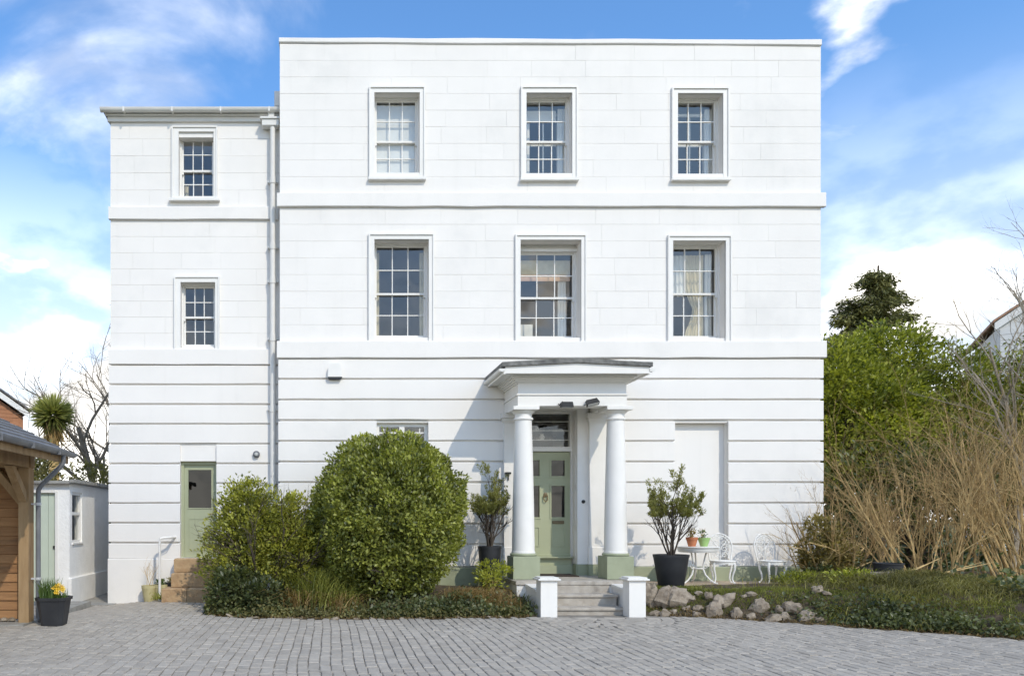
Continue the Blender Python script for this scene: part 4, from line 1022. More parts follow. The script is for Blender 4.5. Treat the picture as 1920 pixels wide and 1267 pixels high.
t = pot('clay_pot', (-3.33, .12, z-.004), .098, .135, .30, 'yellow_clay', 'yellow clay pot with dry tall stems against the wing wall', .04)
m = MB(); random.seed(4)
for i in range(4): grow(m, (-3.33+.03*i-.04, .12, z+.25), (random.gauss(0, .1), random.gauss(0, .1), 1), .42, .005, 0, [(4, .5, .5, .1, .05), (3, .6, .5, .1, 0), (0, 0, 0, .1, 0)], [], 4)
m.build('dry_stems', 'bark_tan', t)
t = pot('clay_pot', (-3.12, .16, z+.012), .098, .135, .30, 'yellow_clay', 'yellow clay pot with low green leaves behind the white handrail', .04); little_plant(t, -3.12, .16, z+.28, 260, .16, 'leaf_daff', 8)
t = pot('low_planter', (-2.93, .2, .0), .07, .10, .30, 'black_plastic', 'small black pot of leaves tucked beside the sandstone steps', .03); little_plant(t, -2.93, .2, .28, 80, .15, 'leaf_scrub', 9)
np.random.seed(10); n = 240; P = np.c_[np.random.normal(-2.98, .1, n), np.random.normal(-.12, .1, n), .0+np.abs(np.random.normal(0, .05, n))]
tag(leaves('weed_tuft', 'leaf_turf', None, P, rdir(n)+np.array([0, 0, 1.2]), rdir(n), .08, .02, .5+.3*np.random.rand(n)), 'tuft of green weeds growing at the foot of the sandstone steps', 'weeds')
# daffodil planter
px_, py_ = -3.93, -3.30; pz = pave_h(px_, py_); t = root('daffodil_planter', (px_, py_, pz), 'square black plastic planter of daffodils beside the timber post', 'planter')
m = MB(); vs = []
for z, h_ in ((0, .155), (.36, .205), (.362, .222), (.405, .228), (.405, .212), (.36, .20)):
    c_ = h_*.35
    vs += [(px_+a*h_-(c_ if (a, b) and e else 0)*a, py_+b*h_-(0 if e else c_)*b, pz+z) for a, b, e in ((-1,-1,1),(1,-1,1),(1,-1,0),(1,1,0),(1,1,1),(-1,1,1),(-1,1,0),(-1,-1,0))]
m.add(vs, [(k*8+j, k*8+(j+1) % 8, k*8+8+(j+1) % 8, k*8+8+j) for k in range(5) for j in range(8)]+[tuple(range(7, -1, -1)), tuple(range(40, 48))]); m.build('planter', 'black_plastic', t)
def blades(name, mat, parent, P, H, wd, lean, tone, droop=0.5, seg=4):
    n = len(P); a = np.random.rand(n)*2*np.pi; ld = np.c_[np.cos(a), np.sin(a), np.zeros(n)]*(lean*(.3+np.random.rand(n)))[:, None]
    V = np.empty((n, seg+1, 2, 3)); side = np.c_[-np.sin(a+.6), np.cos(a+.6), np.zeros(n)]
    H = np.broadcast_to(H, n)
    for j in range(seg+1):
        tt = j/seg; c_ = P + ld*(H*tt**1.6)[:, None]; c_[:, 2] += H*(tt - droop*lean*tt**2.5)
        ww = wd*(1-tt)**.6*.5+.0006; V[:, j, 0] = c_-side*ww; V[:, j, 1] = c_+side*ww
    F = np.array([[2*j, 2*j+1, 2*j+3, 2*j+2] for j in range(seg)]); F = (np.arange(n)[:, None, None]*2*(seg+1)+F).reshape(-1, 4)
    me = bpy.data.meshes.new(name); me.from_pydata(V.reshape(-1, 3).tolist(), [], F.tolist()); o = link_mesh(name, me, mat, parent, V.reshape(-1, 3))
    at = me.attributes.new('tone', 'FLOAT', 'POINT'); at.data.foreach_set('value', np.repeat(np.clip(tone, 0, 1), 2*(seg+1)).astype(np.float32)); return o
n = 150; P = np.c_[np.random.normal(px_-.07, .06, n), np.random.normal(py_, .07, n), np.full(n, pz+.34)]
blades('leaves', 'leaf_daff', t, P, .25+.17*np.random.rand(n), .014, .32, .2+.7*np.random.rand(n))
n = 50; P = np.c_[np.random.normal(px_+.11, .035, n), np.random.normal(py_-.02, .06, n), np.full(n, pz+.34)]
blades('leaves', 'leaf_daff', t, P, .12+.1*np.random.rand(n), .012, .3, .3+.7*np.random.rand(n))
for i in range(14):
    fx, fy, fz = px_+.12+random.gauss(0, .045), py_-.05+random.gauss(0, .06), pz+.47+random.random()*.12; m = MB()
    for j in range(6):
        a = j*math.pi/3; m.add([(fx, fy, fz), (fx+.022*math.cos(a-.35), fy-.012, fz+.022*math.sin(a-.35)), (fx+.04*math.cos(a), fy-.006, fz+.04*math.sin(a)), (fx+.022*math.cos(a+.35), fy-.012, fz+.022*math.sin(a+.35))], [(0,1,2,3)])
    m.lathe(0, 0, [(.006, 0), (.011, .02), (.014, .024)], 8, False); k0 = 24
    m.v = m.v[:k0]+[(fx+x, fy-.012-z, fz+y) for x, y, z in m.v[k0:]]; m.build('flower', 'petal', t)

# ------------------------------------------------------------------ planting: left bed
np.random.seed(100); random.seed(100)
BX, BY = 1.08, -1.45
t = root('clipped_bush', (BX, BY, hl(BX, BY)), 'large round clipped evergreen bush in front of the lower window', 'bush')
m = MB()
for i in range(9):
    a = 2*math.pi*i/9; grow(m, (BX+.12*math.cos(a), BY+.12*math.sin(a), .15), (.6*math.cos(a), .6*math.sin(a), 1), .95, .04, 0, [(4, .6, .5, .1, .02), (3, .6, .5, .1, 0), (0, 0, 0, .1, 0)], [], 5)
m.build('branches', 'bark_dark', t, True)
n = 68000; d = rdir(n); C = np.array([BX, BY, 1.50])
sup = (np.abs(d[:, 0]/1.27)**2.15+np.abs(d[:, 1]/1.15)**2.15+np.abs(d[:, 2]/1.42)**2.15)**(-1/2.15)
ln_ = lump(d, 1.9, 3)*.11+lump(d, 5, 9)*.10+lump(d, 12, 4)*.05
dep = np.random.rand(n)**1.7*.45
P = C + d*(sup*(1+ln_)*(1-dep))[:, None]
lowf = np.clip((C[2]-P[:, 2])/1.4, 0, 1); P[:, :2] = C[:2]+(P[:, :2]-C[:2])*(1-.24*lowf**1.6)[:, None]
P = P[P[:, 2] > .22]; d = nrm(P-C); n = len(P); dep = dep[:n]
cn = lump(P, 3.0, 12); keep = np.random.rand(n) < np.clip(.95+cn*1.5 - (P[:, 2] < .8)*.35, .22, 1); P = P[keep]; d = d[keep]; cn = cn[keep]; n = len(P)
L = .05+.042*np.random.rand(n)
leaves('foliage', 'leaf_laurel', t, P, d*.55+np.array([0, 0, .35])+.65*rdir(n), d*.7+np.array([0, 0, .5])+.55*rdir(n), L, L*.52, .45+.5*cn+.24*np.random.normal(size=n))
m = MB(); SPp = []; SDd = []
for i in range(70):
    dq = rdir(1)[0]; dq[2] = abs(dq[2])*1.1-.1; sc = .93; a0 = C+dq*np.array([1.2, 1.1, 1.35])*sc; e0 = a0+(dq*.7+np.array([0, 0, .5]))*random.uniform(.1, .26)
    m.tube([tuple(a0), tuple((a0+e0)/2+rdir(1)[0]*.01), tuple(e0)], [.005, .004, .002], 4)
    for q in range(14): u = random.random(); SPp.append(a0+(e0-a0)*u+rdir(1)[0]*.012); SDd.append(dq+np.array([0, 0, .4])+.8*rdir(1)[0])
tag(m.build('stray_shoots', 'bark_dark', t), kind='stuff')
n = len(SPp); leaves('shoot_leaves', 'leaf_laurel', t, np.array(SPp), np.array(SDd), rdir(n), .06, .03, .45+.25*np.random.normal(size=n))

# looser yellow-green shrub on the left
SX, SY = -1.05, -1.25
t = root('loose_shrub', (SX, SY, hl(SX, SY)), 'loose yellow green evergreen shrub between the side steps and the round bush', 'shrub')
m = MB(); tips = []
for i in range(12):
    a = 2*math.pi*i/12; grow(m, (SX+.15*math.cos(a), SY+.12*math.sin(a), .1), (.55*math.cos(a), .4*math.sin(a), 1), 1.35, .026, 0, [(5, .6, .55, .12, .04), (4, .6, .5, .12, .03), (3, .6, .5, .12, 0), (0, 0, 0, .1, 0)], tips, 4)
m.build('branches', 'bark_dark', t, True)
blob_foliage('foliage', 'leaf_yellow', t, [(SX-.25, SY-.05, 1.05, .78, .6, .72), (SX-.05, SY, 1.55, .62, .5, .55), (SX+.4, SY-.1, .95, .6, .5, .6), (SX-.55, SY, .7, .5, .5, .5), (SX-.35, SY, 1.8, .38, .35, .4), (SX+.62, SY+.2, 1.35, .55, .45, .55), (SX+.85, SY+.1, .9, .5, .4, .5)], 34000, .06, .15, 22, .5, .4, .5, .26, .75)
t = root('dark_shrub', (-1.6, -1.9, 0), 'low dark glossy ivy like shrub at the front left of the bed', 'shrub')
m = MB()
for i in range(7): a = i; grow(m, (-1.55, -1.85, .02), (math.cos(a)*.7, math.sin(a)*.7, .8), .5, .014, 0, [(4, .6, .5, .1, 0), (0, 0, 0, .1, 0)], [], 4)
m.build('branches', 'bark_dark', t)
blob_foliage('foliage', 'leaf_ivy', t, [(-1.52, -1.8, .34, .42, .42, .34), (-1.1, -1.95, .28, .45, .35, .28)], 3400, .075, .13, 18, .62, .3, .4, .2, .5)
# twiggy half-bare shrub behind
t = root('twiggy_shrub', (.02, -.55, hl(0, -.55)), 'half bare twiggy shrub behind the yellow green shrub, against the white wall', 'shrub'); m = MB(); tips = []
for i in range(10): a = i*.63; grow(m, (.0+.1*math.cos(a), -.55, .2), (.45*math.cos(a), .25*math.sin(a), 1), 1.25, .014, 0, [(6, .6, .6, .14, .03), (5, .7, .5, .16, .02), (4, .7, .45, .16, 0), (0, 0, 0, .15, 0)], tips, 4)
m.build('branches', 'bark_tan', t)
tp = [q for q in tips if q[2] >= 2]; idx = np.random.choice(len(tp), 2600); P = np.array([tp[i][0] for i in idx])+rdir(2600)*.05
leaves('leaves', 'leaf_scrub', t, P, rdir(2600), rdir(2600), .035, .02, .5+.3*np.random.normal(size=2600))
# strap-leaved clumps
def strap(name, x, y, n, h, wd, mat, label, cat, spread=.14, lean=.55, hf=hl):
    P = np.c_[np.random.normal(x, spread, n), np.random.normal(y, spread, n), np.full(n, hf(x, y)-.03)]
    return tag(blades(name, mat, None, P, h*(.55+.6*np.random.rand(n)), wd, lean, np.clip(np.random.normal(.45, .25, n), 0, 1), .7, 5), label, cat)
strap('grass_clump', -.12, -1.9, 420, 1.0, .014, 'leaf_turf', 'tall strap leaved green grass clump between the two large bushes', 'grass clump', .17, .55)
strap('grass_clump', -.42, -2.05, 130, .8, .016, 'leaf_straw', 'dry straw coloured strap leaves drooping in front of the loose shrub', 'grass clump', .12, .9)
strap('grass_clump', .22, -2.2, 110, .7, .014, 'leaf_straw', 'dry pale blades mixed with green in front of the tall grass clump', 'grass clump', .13, .8)
strap('grass_clump', .30, -2.0, 160, .75, .014, 'leaf_turf', 'arching green blades at the foot of the round clipped bush', 'grass clump', .14, .7)
strap('sedge_clump', 2.52, -1.65, 800, .52, .008, 'leaf_straw', 'rust brown dry sedge to the right of the round clipped bush', 'sedge', .24, .9)
strap('sedge_clump', 2.9, -1.9, 450, .42, .008, 'leaf_straw', 'low rust brown sedge spilling towards the left pier', 'sedge', .17, .9)
strap('iris_clump', 3.22, -1.9, 70, .38, .02, 'leaf_ivy', 'small dark strappy iris clump against the left flank wall', 'plant', .09, .5)
t = root('lime_shrub', (2.86, -1.25, .25), 'small bright lime green shrub below the left potted tree', 'shrub')
m = MB()
for i in range(6): a = i; grow(m, (2.86, -1.25, .22), (math.cos(a)*.5, math.sin(a)*.5, 1), .3, .008, 0, [(3, .6, .5, .1, 0), (0, 0, 0, .1, 0)], [], 4)
m.build('stems', 'bark_tan', t)
blob_foliage('foliage', 'leaf_bright', t, [(2.86, -1.25, .56, .24, .2, .24)], 900, .06, .09, 12, .45, .5, .75, .15, .6)
# ground cover: scrambling evergreen mat along the front of the bed
def cover(name, mat, pts_fn, n, hf, label, cat, size, hgt, tb=.42, asp=.55):
    P = []
    while len(P) < n:
        x, y = pts_fn()
        dens = .5+.9*mnoise.noise(Vector((x*2.3, y*2.3, 5)))
        if random.random() < dens+.25: P.append((x, y, hf(x, y)+abs(random.gauss(0, 1))*hgt*(.45+.9*abs(mnoise.noise(Vector((x*1.6, y*1.6, 9)))))))
    P = np.array(P); n = len(P); tn = tb+.5*lump(P, 2.0, 6)+.18*np.random.normal(size=n); L = size*(.6+.8*np.random.rand(n))
    return tag(leaves(name, mat, None, P, rdir(n)+np.array([0, -.15, .25]), rdir(n)*.7+np.array([0, -.3, .8]), L, L*asp, tn), label, cat, kind='stuff')
def rl(): 
    while True:
        x = random.uniform(-2.0, 3.2); e = edge_y(x, BEDL[1:]) or -2.4; y = e+.04+abs(random.gauss(0, .38))
        if in_left(x, y) and y < -.6: return x, y
cover('ground_cover', 'leaf_scrub', rl, 9000, hl, 'dull brown green creeping ground cover along the bed edge', 'ground cover', .045, .12, .45)
def rl2():
    while True:
        x = random.gauss(1.9, .7); e = edge_y(min(max(x, -1.9), 3.2), BEDL[1:]) or -2.4; y = e+.10+abs(random.gauss(0, .28))
        if in_left(x, y): return x, y
cover('ivy_cover', 'leaf_ivy', rl2, 5200, hl, 'dark green ivy covering the bed below the round bush', 'ivy', .06, .15, .5, .7)
def rl3():
    x = random.gauss(-1.2, .45); return max(min(x, 2.5), -1.95), -2.0+random.gauss(0, .22)
cover('ivy_cover', 'leaf_ivy', lambda: next(p for p in iter(rl3, None) if in_left(*p)), 3000, hl, 'dark ivy at the rounded left corner of the bed', 'ivy', .055, .16, .5, .7)
# dead leaves on the soil edge
def dl():
    while True:
        x = random.uniform(-1.9, 3.2); e = edge_y(x, BEDL[1:]); y = e+.0+abs(random.gauss(0, .09))
        if in_left(x, y): return x, y
cover('leaf_litter', 'leaf_dead', dl, 1500, hl, 'dry brown leaf litter at the edge of the left bed', 'leaf litter', .04, .01, .6)
# edging stones of the left bed
random.seed(55)
def rock_mesh(x, y, z, s, sq=(1, .8, .75), seed=0):
    m = MB(); n1, n2 = 11, 7; vs = []; rr = random.Random(seed)
    off = rr.random()*50; rot = rr.random()*6.28; tilt = rr.uniform(-.4, .4)
    for i in range(n2+1):
        ph = math.pi*i/n2
        for j in range(n1):
            th = 2*math.pi*j/n1; d_ = Vector((math.sin(ph)*math.cos(th), math.sin(ph)*math.sin(th), math.cos(ph)))
            k = 1+.5*mnoise.noise(d_*1.2+Vector((off, 0, 0)))+.38*mnoise.noise(d_*2.7+Vector((0, off, 0)))
            b = Vector([math.copysign(abs(c_)**.85, c_) for c_ in d_])*k; bx, bz = b.x*sq[0], b.z*sq[2]
            bx, bz = bx*math.cos(tilt)-bz*math.sin(tilt), bx*math.sin(tilt)+bz*math.cos(tilt)
            vs.append((x+s*bx, y+s*b.y*sq[1], z+s*bz))
    m.add(vs, [(i*n1+j, i*n1+(j+1) % n1, (i+1)*n1+(j+1) % n1, (i+1)*n1+j) for i in range(n2) for j in range(n1)]); return m
for i in range(13):
    x = -1.35+4.6*i/13+random.uniform(-.16, .16); y = edge_y(x, BEDL[1:])+.05
    tag(rock_mesh(x, y, GZ-.005, random.uniform(.03, .065), (1.3, .7, .4), i+300).build('edging_stone', 'rock', None, True, 50), 'small pale edging stone where the left bed meets the setts', 'stone', 'edging stones of the left bed')

# ------------------------------------------------------------------ right bank: rocks, turf, ivy
RK = [(1197,1107,.0,'r'),]
rocks = [ # px, py(centre), half width px, half height px, words
 (1222,1122,13,24,'tall brown block of stone beside the right pier'),(1246,1124,19,19,'large pale upright boulder second from the right pier'),(1272,1122,22,16,'large slanting pale boulder in the middle of the rock bank'),
 (1354,1126,18,13,'smooth grey boulder set high on the bank in turf'),(1299,1122,6,5,None),(1310,1112,8,4,None),(1309,1139,11,5,None),(1338,1144,15,12,'pitted pale boulder below the smooth grey boulder'),(1330,1118,8,9,None),
 (1246,1150,11,7,None),(1227,1150,10,5,None),(1305,1152,8,6,None),(1381,1150,11,10,None),(1409,1156,9,7,None),(1424,1135,13,11,'cream boulder on mossy ground below the lone chair'),
 (1463,1143,9,7,None),(1450,1160,15,6,None),(1487,1139,17,11,'long cream boulder at the end of the rock bank'),(1514,1155,14,8,None),(1472,1157,10,8,None),(1395,1117,6,3,None),(1408,1113,11,4,None),
 (1533,1105,11,8,'round cream stone among the low shrubs'),(1550,1112,8,4,None),(1660,1173,9,5,None),(1720,1174,10,5,None),(1285,1140,8,4,None),(1262,1146,7,4,None),(1536,1160,9,5,None),(1700,1180,7,4,None)]
for i, (px, py, hw, hh, lab) in enumerate(rocks):
    Yd = -2.2
    for _ in range(40):       # walk to the depth where the line of sight meets the bank
        x, _y, z = W(px, py+hh*.6, Yd)
        if z <= hr(max(x, 5.03), Yd): break
        Yd += .03
    Yd = min(Yd, -1.05)
    # start from the bank's front edge
    Yd = -3.6
    for _ in range(110):
        x, _y, z = W(px, py+hh*.5, Yd)
        if in_right(x, Yd) and z <= hr(x, Yd)+.0: break
        Yd += .025
    Yd = min(Yd, -1.15); x, _y, z = W(px, py, Yd); s = hw*(D+Yd)/FPX
    z = min(z, hr(max(x, 5.05), Yd)+hh*(D+Yd)/FPX*.62)
    o = rock_mesh(x, Yd, z, s*(1.05 if hw > 12 else .95), (1, .8, hh/hw*1.1), i+7).build('boulder' if lab else 'rock', 'rock', None, True, 24)
    if lab: tag(o, lab, 'rock', 'rocks of the bank')
    else:
        where = ('below the large boulders beside the right pier' if px < 1300 else 'round the smooth grey boulder' if px < 1400 else 'near the cream boulder under the lone chair' if px < 1480 else
                 'at the far end of the rock bank' if px < 1560 else 'in the litter at the foot of the sedge mound')
        tag(o, 'small rough rock half buried '+where, 'rock', 'small rocks '+where)
np.random.seed(200); random.seed(200)
def rt():
    while True:
        x = random.uniform(5.1, 9.6); y = (edge_y(x, BEDR) or -2)+.15+abs(random.gauss(.55, .5))
        if in_right(x, y) and (y < -1.0 or x > 8.2) and y < .4: return x, y
P = []
for _ in range(26000):
    x, y = rt(); dd = y-edge_y(x, BEDR)
    if mnoise.noise(Vector((x*2.2, y*2.2, 2))) > .05+(-.15 if dd < .35 else .18): continue
    P.append((x, y, hr(x, y)-.01))
P = np.array(P); n = len(P)
tag(blades('turf', 'leaf_turf', None, P, .025+.06*np.random.rand(n), .008, .7, .42+.6*lump(P, 1.9, 2)+.2*np.random.normal(size=n), .5, 2), 'short mossy green turf on top of the rock bank', 'grass', kind='stuff')
def ri():
    while True:
        x = random.gauss(8.0, .45); y = (edge_y(min(max(x, 5.1), 14), BEDR))+.08+abs(random.gauss(.2, .18))
        if in_right(x, y): return x, y
cover('ivy_cover', 'leaf_ivy', ri, 3200, hr, 'dark ivy trailing over the bank edge right of the rocks', 'ivy', .055, .12, .42, .7)
def ri2():
    while True:
        x = random.gauss(10.7, .8); y = (edge_y(min(x, 14), BEDR))+.35+abs(random.gauss(.8, .7))
        if 9.5 < x < 13 and in_right(x, y): return x, y
cover('ivy_cover', 'leaf_ivy', ri2, 6500, lambda x, y: hr(x, y)+.22*max(0, mnoise.noise(Vector((x*.9, y*.9, 4)))+.5), 'deep dark ivy mound under the bare stems', 'ivy', .085, .2, .45, .75)
def rd():
    while True:
        x = random.uniform(5.3, 11.5); y = (edge_y(x, BEDR))+abs(random.gauss(0, .16))
        if in_right(x, y): return x, y
cover('leaf_litter', 'leaf_dead', rd, 2600, hr, 'dry straw and leaf litter along the foot of the bank', 'leaf litter', .05, .012, .6, .35)
# drooping sedge on the mound
P = []
for _ in range(8500):
    x = random.gauss(9.2, .75); y = random.gauss(-2.35, .85)
    if in_right(x, y) and mnoise.noise(Vector((x*2.1, y*2.1, 8))) > -.12 and not (8.6 < x < 9.7 and y > -2.15): P.append((x, y, hr(x, y)-.02))
P = np.array(P); n = len(P)
tag(blades('sedge_mound', 'leaf_sedge', None, P, .25+.25*np.random.rand(n), .009, 1.0, .42+.55*lump(P, 1.7, 5)+.2*np.random.normal(size=n), .8, 4), 'long drooping green sedge covering the mound under the bare stems', 'grass', kind='stuff')
# low leafy weeds near the chair
for x, y, lab in ((7.95, -1.55, 'low yellow green weeds in front of the lone chair'), (8.3, -2.3, 'low leafy weeds beside the round cream stone')):
    t = root('weed_patch', (x, y, hr(x, y)), lab, 'weeds'); blob_foliage('foliage', 'leaf_bright', t, [(x, y, hr(x, y)+.06, .34, .3, .12)], 900, .05, .1, 14, .5, .5, .55, .2, .8)
# black tub and log
x, y = 9.28, -1.75; z = hr(x, y)
MBt = MB(); MBt.lathe(x, y, [(.19, z-.02), (.21, z+.24), (.222, z+.245), (.222, z+.265), (.2, z+.265), (.19, z+.2), (.002, z+.2)], 24)
tag(MBt.build('planter_tub', 'black_plastic', None, True), 'empty black plastic tub among the shrubs on the bank', 'tub')
m = MB(); m.tube([(8.45, -2.05, hr(8.45, -2.05)+.05), (8.75, -2.1, hr(8.75, -2.1)+.06), (9.1, -2.1, hr(9.1, -2.1)+.06)], [.055, .06, .05], 9)
tag(m.build('log', 'bark_grey', None, True), 'short grey log lying in front of the black tub', 'log')
x, y = 8.96, -1.72; z = hr(x, y); m = MB(); m.tube([(x-.03, y, z-.03), (x, y, z+.2)], [.09, .08], 10)
tag(m.build('tree_stump', 'bark_dark', None, True), 'short dark stump left of the black tub', 'stump')

# bronze evergreen shrub by the house corner
t = root('bronze_shrub', (8.72, -.95, .3), 'bronze green leafy shrub at the right corner of the house', 'shrub'); m = MB(); tips = []; random.seed(61)
for i in range(9): a = i*.7; grow(m, (8.75+.08*math.cos(a), -.95+.08*math.sin(a), .28), (.35*math.cos(a), .3*math.sin(a), 1), .9, .016, 0, [(4, .6, .6, .12, .03), (4, .6, .5, .14, 0), (0, 0, 0, .12, 0)], tips, 4)
m.build('branches', 'bark_tan', t)
blob_foliage('foliage', 'leaf_bronze', t, [(8.75, -.95, .95, .42, .35, .42), (8.9, -.9, .65, .45, .4, .35), (8.62, -1., 1.3, .24, .2, .22)], 4600, .06, .12, 16, .6, .3, .5, .25, .7)
t = root('dark_shrub', (8.75, -1.25, .3), 'low dark evergreen shrub at the foot of the bronze shrub', 'shrub')
blob_foliage('foliage', 'leaf_ivy', t, [(8.55, -1.15, .48, .32, .25, .22), (9.0, -1.0, .5, .4, .3, .25)], 1600, .055, .1, 14, .6, .3, .4, .2, .7)

# thicket of bare tan stems
random.seed(77)
stemspec = [(5, .42, .52, .08, .045), (3, .5, .5, .12, .04), (3, .6, .45, .16, .02), (0, 0, 0, .16, .01)]
thick = [(8.85, -.75, 1.6, 6, .30, 'fine branching bare shrub hard against the right corner of the house'), (9.6, -.2, 1.8, 8, .42, 'bare tan shrub with leaning stems right of the house corner'),
 (10.5, -.9, 2.1, 12, .55, 'bare tan shrub fanning widely over the sedge mound'), (11.4, -.4, 2.7, 14, .42, 'tall bare tan shrub in the middle of the thicket'), (12.1, -1.3, 2.9, 14, .38, 'dense upright bare tan shrub above the ivy mound'),
 (12.9, -.2, 3.3, 15, .35, 'tall dense bare shrub at the right end of the thicket'), (11.6, .9, 3.2, 10, .4, 'bare shrub at the back of the thicket under the laurel'), (10.4, .9, 2.2, 7, .4, 'bare shrub at the back of the thicket near the house'),(13.6, .9, 3.9, 13, .35, 'tallest bare shrub behind the thicket, below the pale tree')]
for x, y, h, ns, sp, lab in thick:
    z = hr(min(x, 14.8), y); t = root('bare_shrub', (x, y, z), lab, 'shrub', 'bare shrubs of the thicket'); m = MB(); tips = []
    ns = int(ns*1.4)
    for i in range(ns):
        a = 2*math.pi*i/ns+random.random()*.5; s = sp*random.uniform(.5, 1.4)
        rb = random.uniform(.08, .45)
        grow(m, (x+rb*math.cos(a), y+rb*math.sin(a), z-.08), (s*math.cos(a)-.12, s*math.sin(a), 1), h*random.uniform(.45, .95), random.uniform(.007, .021), 0, stemspec, tips, 5)
    m.build('stems', 'bark_tan' if int(x*10) % 2 else 'bark_brown', t, True)
# fallen canes on the mound
for i in range(5):
    x, y = 9.0+random.uniform(-.3, 1.2), -1.7+random.uniform(-.6, .4); a = random.uniform(-.4, .5); m = MB(); L_ = random.uniform(.6, 1.1)
    m.tube([(x+L_*k/4*math.cos(a), y+L_*k/4*math.sin(a), max(hr(x+L_*k/4*math.cos(a), y+L_*k/4*math.sin(a))+.05, hr(x, y)+.1+.05*k)) for k in range(5)], [.012, .01, .009, .007, .004], 5)
    tag(m.build('cane', 'bark_tan', None, True), 'loose pale cane lying across the sedge mound', 'cane', 'loose canes on the bank')

# ------------------------------------------------------------------ right background: laurels, conifer, pale tree, house
np.random.seed(300); random.seed(300)
def crown_tree(name, x, y, z, blobs, n, size, mat, bark, label, cat='tree', th=2.5, clump=.42, tb=.45, group=None, depth=.5, tv=.36):
    t = root(name, (x, y, z), label, cat, group); m = MB()
    grow(m, (x, y, z-.1), (0, 0, 1), th, .16, 0, [(7, .7, .7, .06, .03), (4, .6, .6, .1, .02), (3, .6, .5, .1, 0), (0, 0, 0, .1, 0)], [], 7)
    m.build('trunk', bark, t, True)
    blob_foliage('crown', mat, t, blobs, n, size, clump, 34, .5, .3, tb, tv, depth); return t
def blobset(x, y, z, rx, ry, rz, k, s=.5):
    out = [(x, y, z, rx*.8, ry*.8, rz*.8)]
    for i in range(k):
        d_ = rdir(1)[0]; f = random.uniform(.3, s); out.append((x+d_[0]*rx*.7, y+d_[1]*ry*.7, z+d_[2]*rz*.7, rx*f, ry*f, rz*f))
    return out
crown_tree('laurel_tree', 12.9, 4.6, -.1, blobset(12.9, 4.6, 3.55, 1.9, 1.6, 2.3, 9), 42000, .105, 'leaf_bright', 'bark_dark', 'broad bright green laurel tree beside the right edge of the house', tb=.5)
crown_tree('laurel_tree', 15.4, 5.3, -.1, blobset(15.4, 5.3, 4.15, 2.3, 1.7, 2.4, 10), 42000, .105, 'leaf_bright', 'bark_dark', 'rounded bright green laurel tree in the middle of the evergreen mass', tb=.52)
crown_tree('laurel_tree', 18.0, 5.6, -.1, blobset(18.0, 5.6, 4.0, 2.2, 1.6, 2.3, 10), 22000, .105, 'leaf_bright', 'bark_dark', 'bright green laurel tree below the neighbouring white gable', tb=.48)
crown_tree('holly_bush', 13.1, 2.9, -.1, blobset(13.1, 2.9, 1.6, 2.3, 1.0, 1.7, 8), 9000, .12, 'leaf_ivy', 'bark_dark', 'dark evergreen bush low behind the bare thicket', 'bush', 1.2, .32, .42)
crown_tree('holly_bush', 16.8, 3.4, -.1, blobset(16.8, 3.4, 1.7, 2.4, 1.0, 1.8, 8), 8000, .12, 'leaf_ivy', 'bark_dark', 'dark evergreen bush behind the right end of the thicket', 'bush', 1.2, .32, .42)
# conifer with drooping sprays
cx_, cy_ = 18.9, 12.0; t = root('conifer_tree', (cx_, cy_, -.15), 'dark feathery conifer rising behind the laurels', 'tree')
m = MB(); m.tube([(cx_, cy_, -.2), (cx_, cy_, 5), (cx_+.05, cy_, 10.2)], [.28, .17, .03], 8)
SP = []; SD = []; ST = []
m.tube([(cx_-.2, cy_, 4), (cx_-.8, cy_, 6.5), (cx_-.95, cy_, 8.9)], [.12, .08, .02], 6)
for i in range(150):
    second = i % 3 == 0; zt = 9.0 if second else 10.0
    f = (i/150)**.95; z = 4.0+(zt-4.0)*f; bx = cx_-.9*min(1, (z-4)/3) if second else cx_
    r = (.25+(1.5 if second else 2.1)*(1-f)**.8)*random.uniform(.5, 1.3); a = random.uniform(0, 6.283); d_ = Vector((math.cos(a), math.sin(a), random.uniform(.1, .75)))
    pts = [Vector((bx, cy_, z))]; dd = d_.normalized()
    for k in range(5): dd = (dd+Vector((random.gauss(0, .08), random.gauss(0, .08), -.17))).normalized(); pts.append(pts[-1]+dd*r/5)
    m.tube(pts, [.03, .025, .02, .016, .01, .005], 4, False); tn = random.gauss(.42, .24)
    for k in range(1, 6):
        for _ in range(16+7*k):
            q_ = pts[k]+Vector((random.gauss(0, .15), random.gauss(0, .15), random.gauss(0, .07)-.05)); SP.append(q_); SD.append(dd*.9+Vector((random.gauss(0, .55), random.gauss(0, .55), random.gauss(-.15, .4)))); ST.append(tn+random.gauss(0, .13))
m.build('trunk', 'bark_dark', t)
leaves('crown', 'leaf_conifer', t, np.array(SP), np.array(SD), rdir(len(SP)), .20, .05, np.array(ST))
# pale bare tree
def bare_tree(name, x, y, z, h, r, lean, spec, bark, label, seed, k=7):
    random.seed(seed); t = root(name, (x, y, z), label, 'tree'); m = MB(); tips = []
    grow(m, (x, y, z-.1), lean, h, r, 0, spec, tips, k); m.build('trunk', bark, t, True); return t
TS = [(7, .6, .62, .05, .04), (5, .6, .58, .10, .04), (4, .6, .55, .13, .03), (4, .6, .5, .15, .02), (0, 0, 0, .14, .02)]
TSD = [(8, .5, .6, .05, .07), (6, .55, .58, .10, .06), (5, .6, .55, .13, .04), (4, .6, .5, .15, .02), (0, 0, 0, .14, .02)]
bare_tree('birch_tree', 16.1, 3.0, -.1, 5.3, .09, (.05, 0, 1), TSD, 'bark_pale', 'slender pale bare tree standing before the white gable', 8)
bare_tree('birch_tree', 13.75, 1.0, -.1, 3.9, .07, (.12, .05, 1), TS, 'bark_pale', 'thin pale bare sapling rising from the right of the thicket', 18)
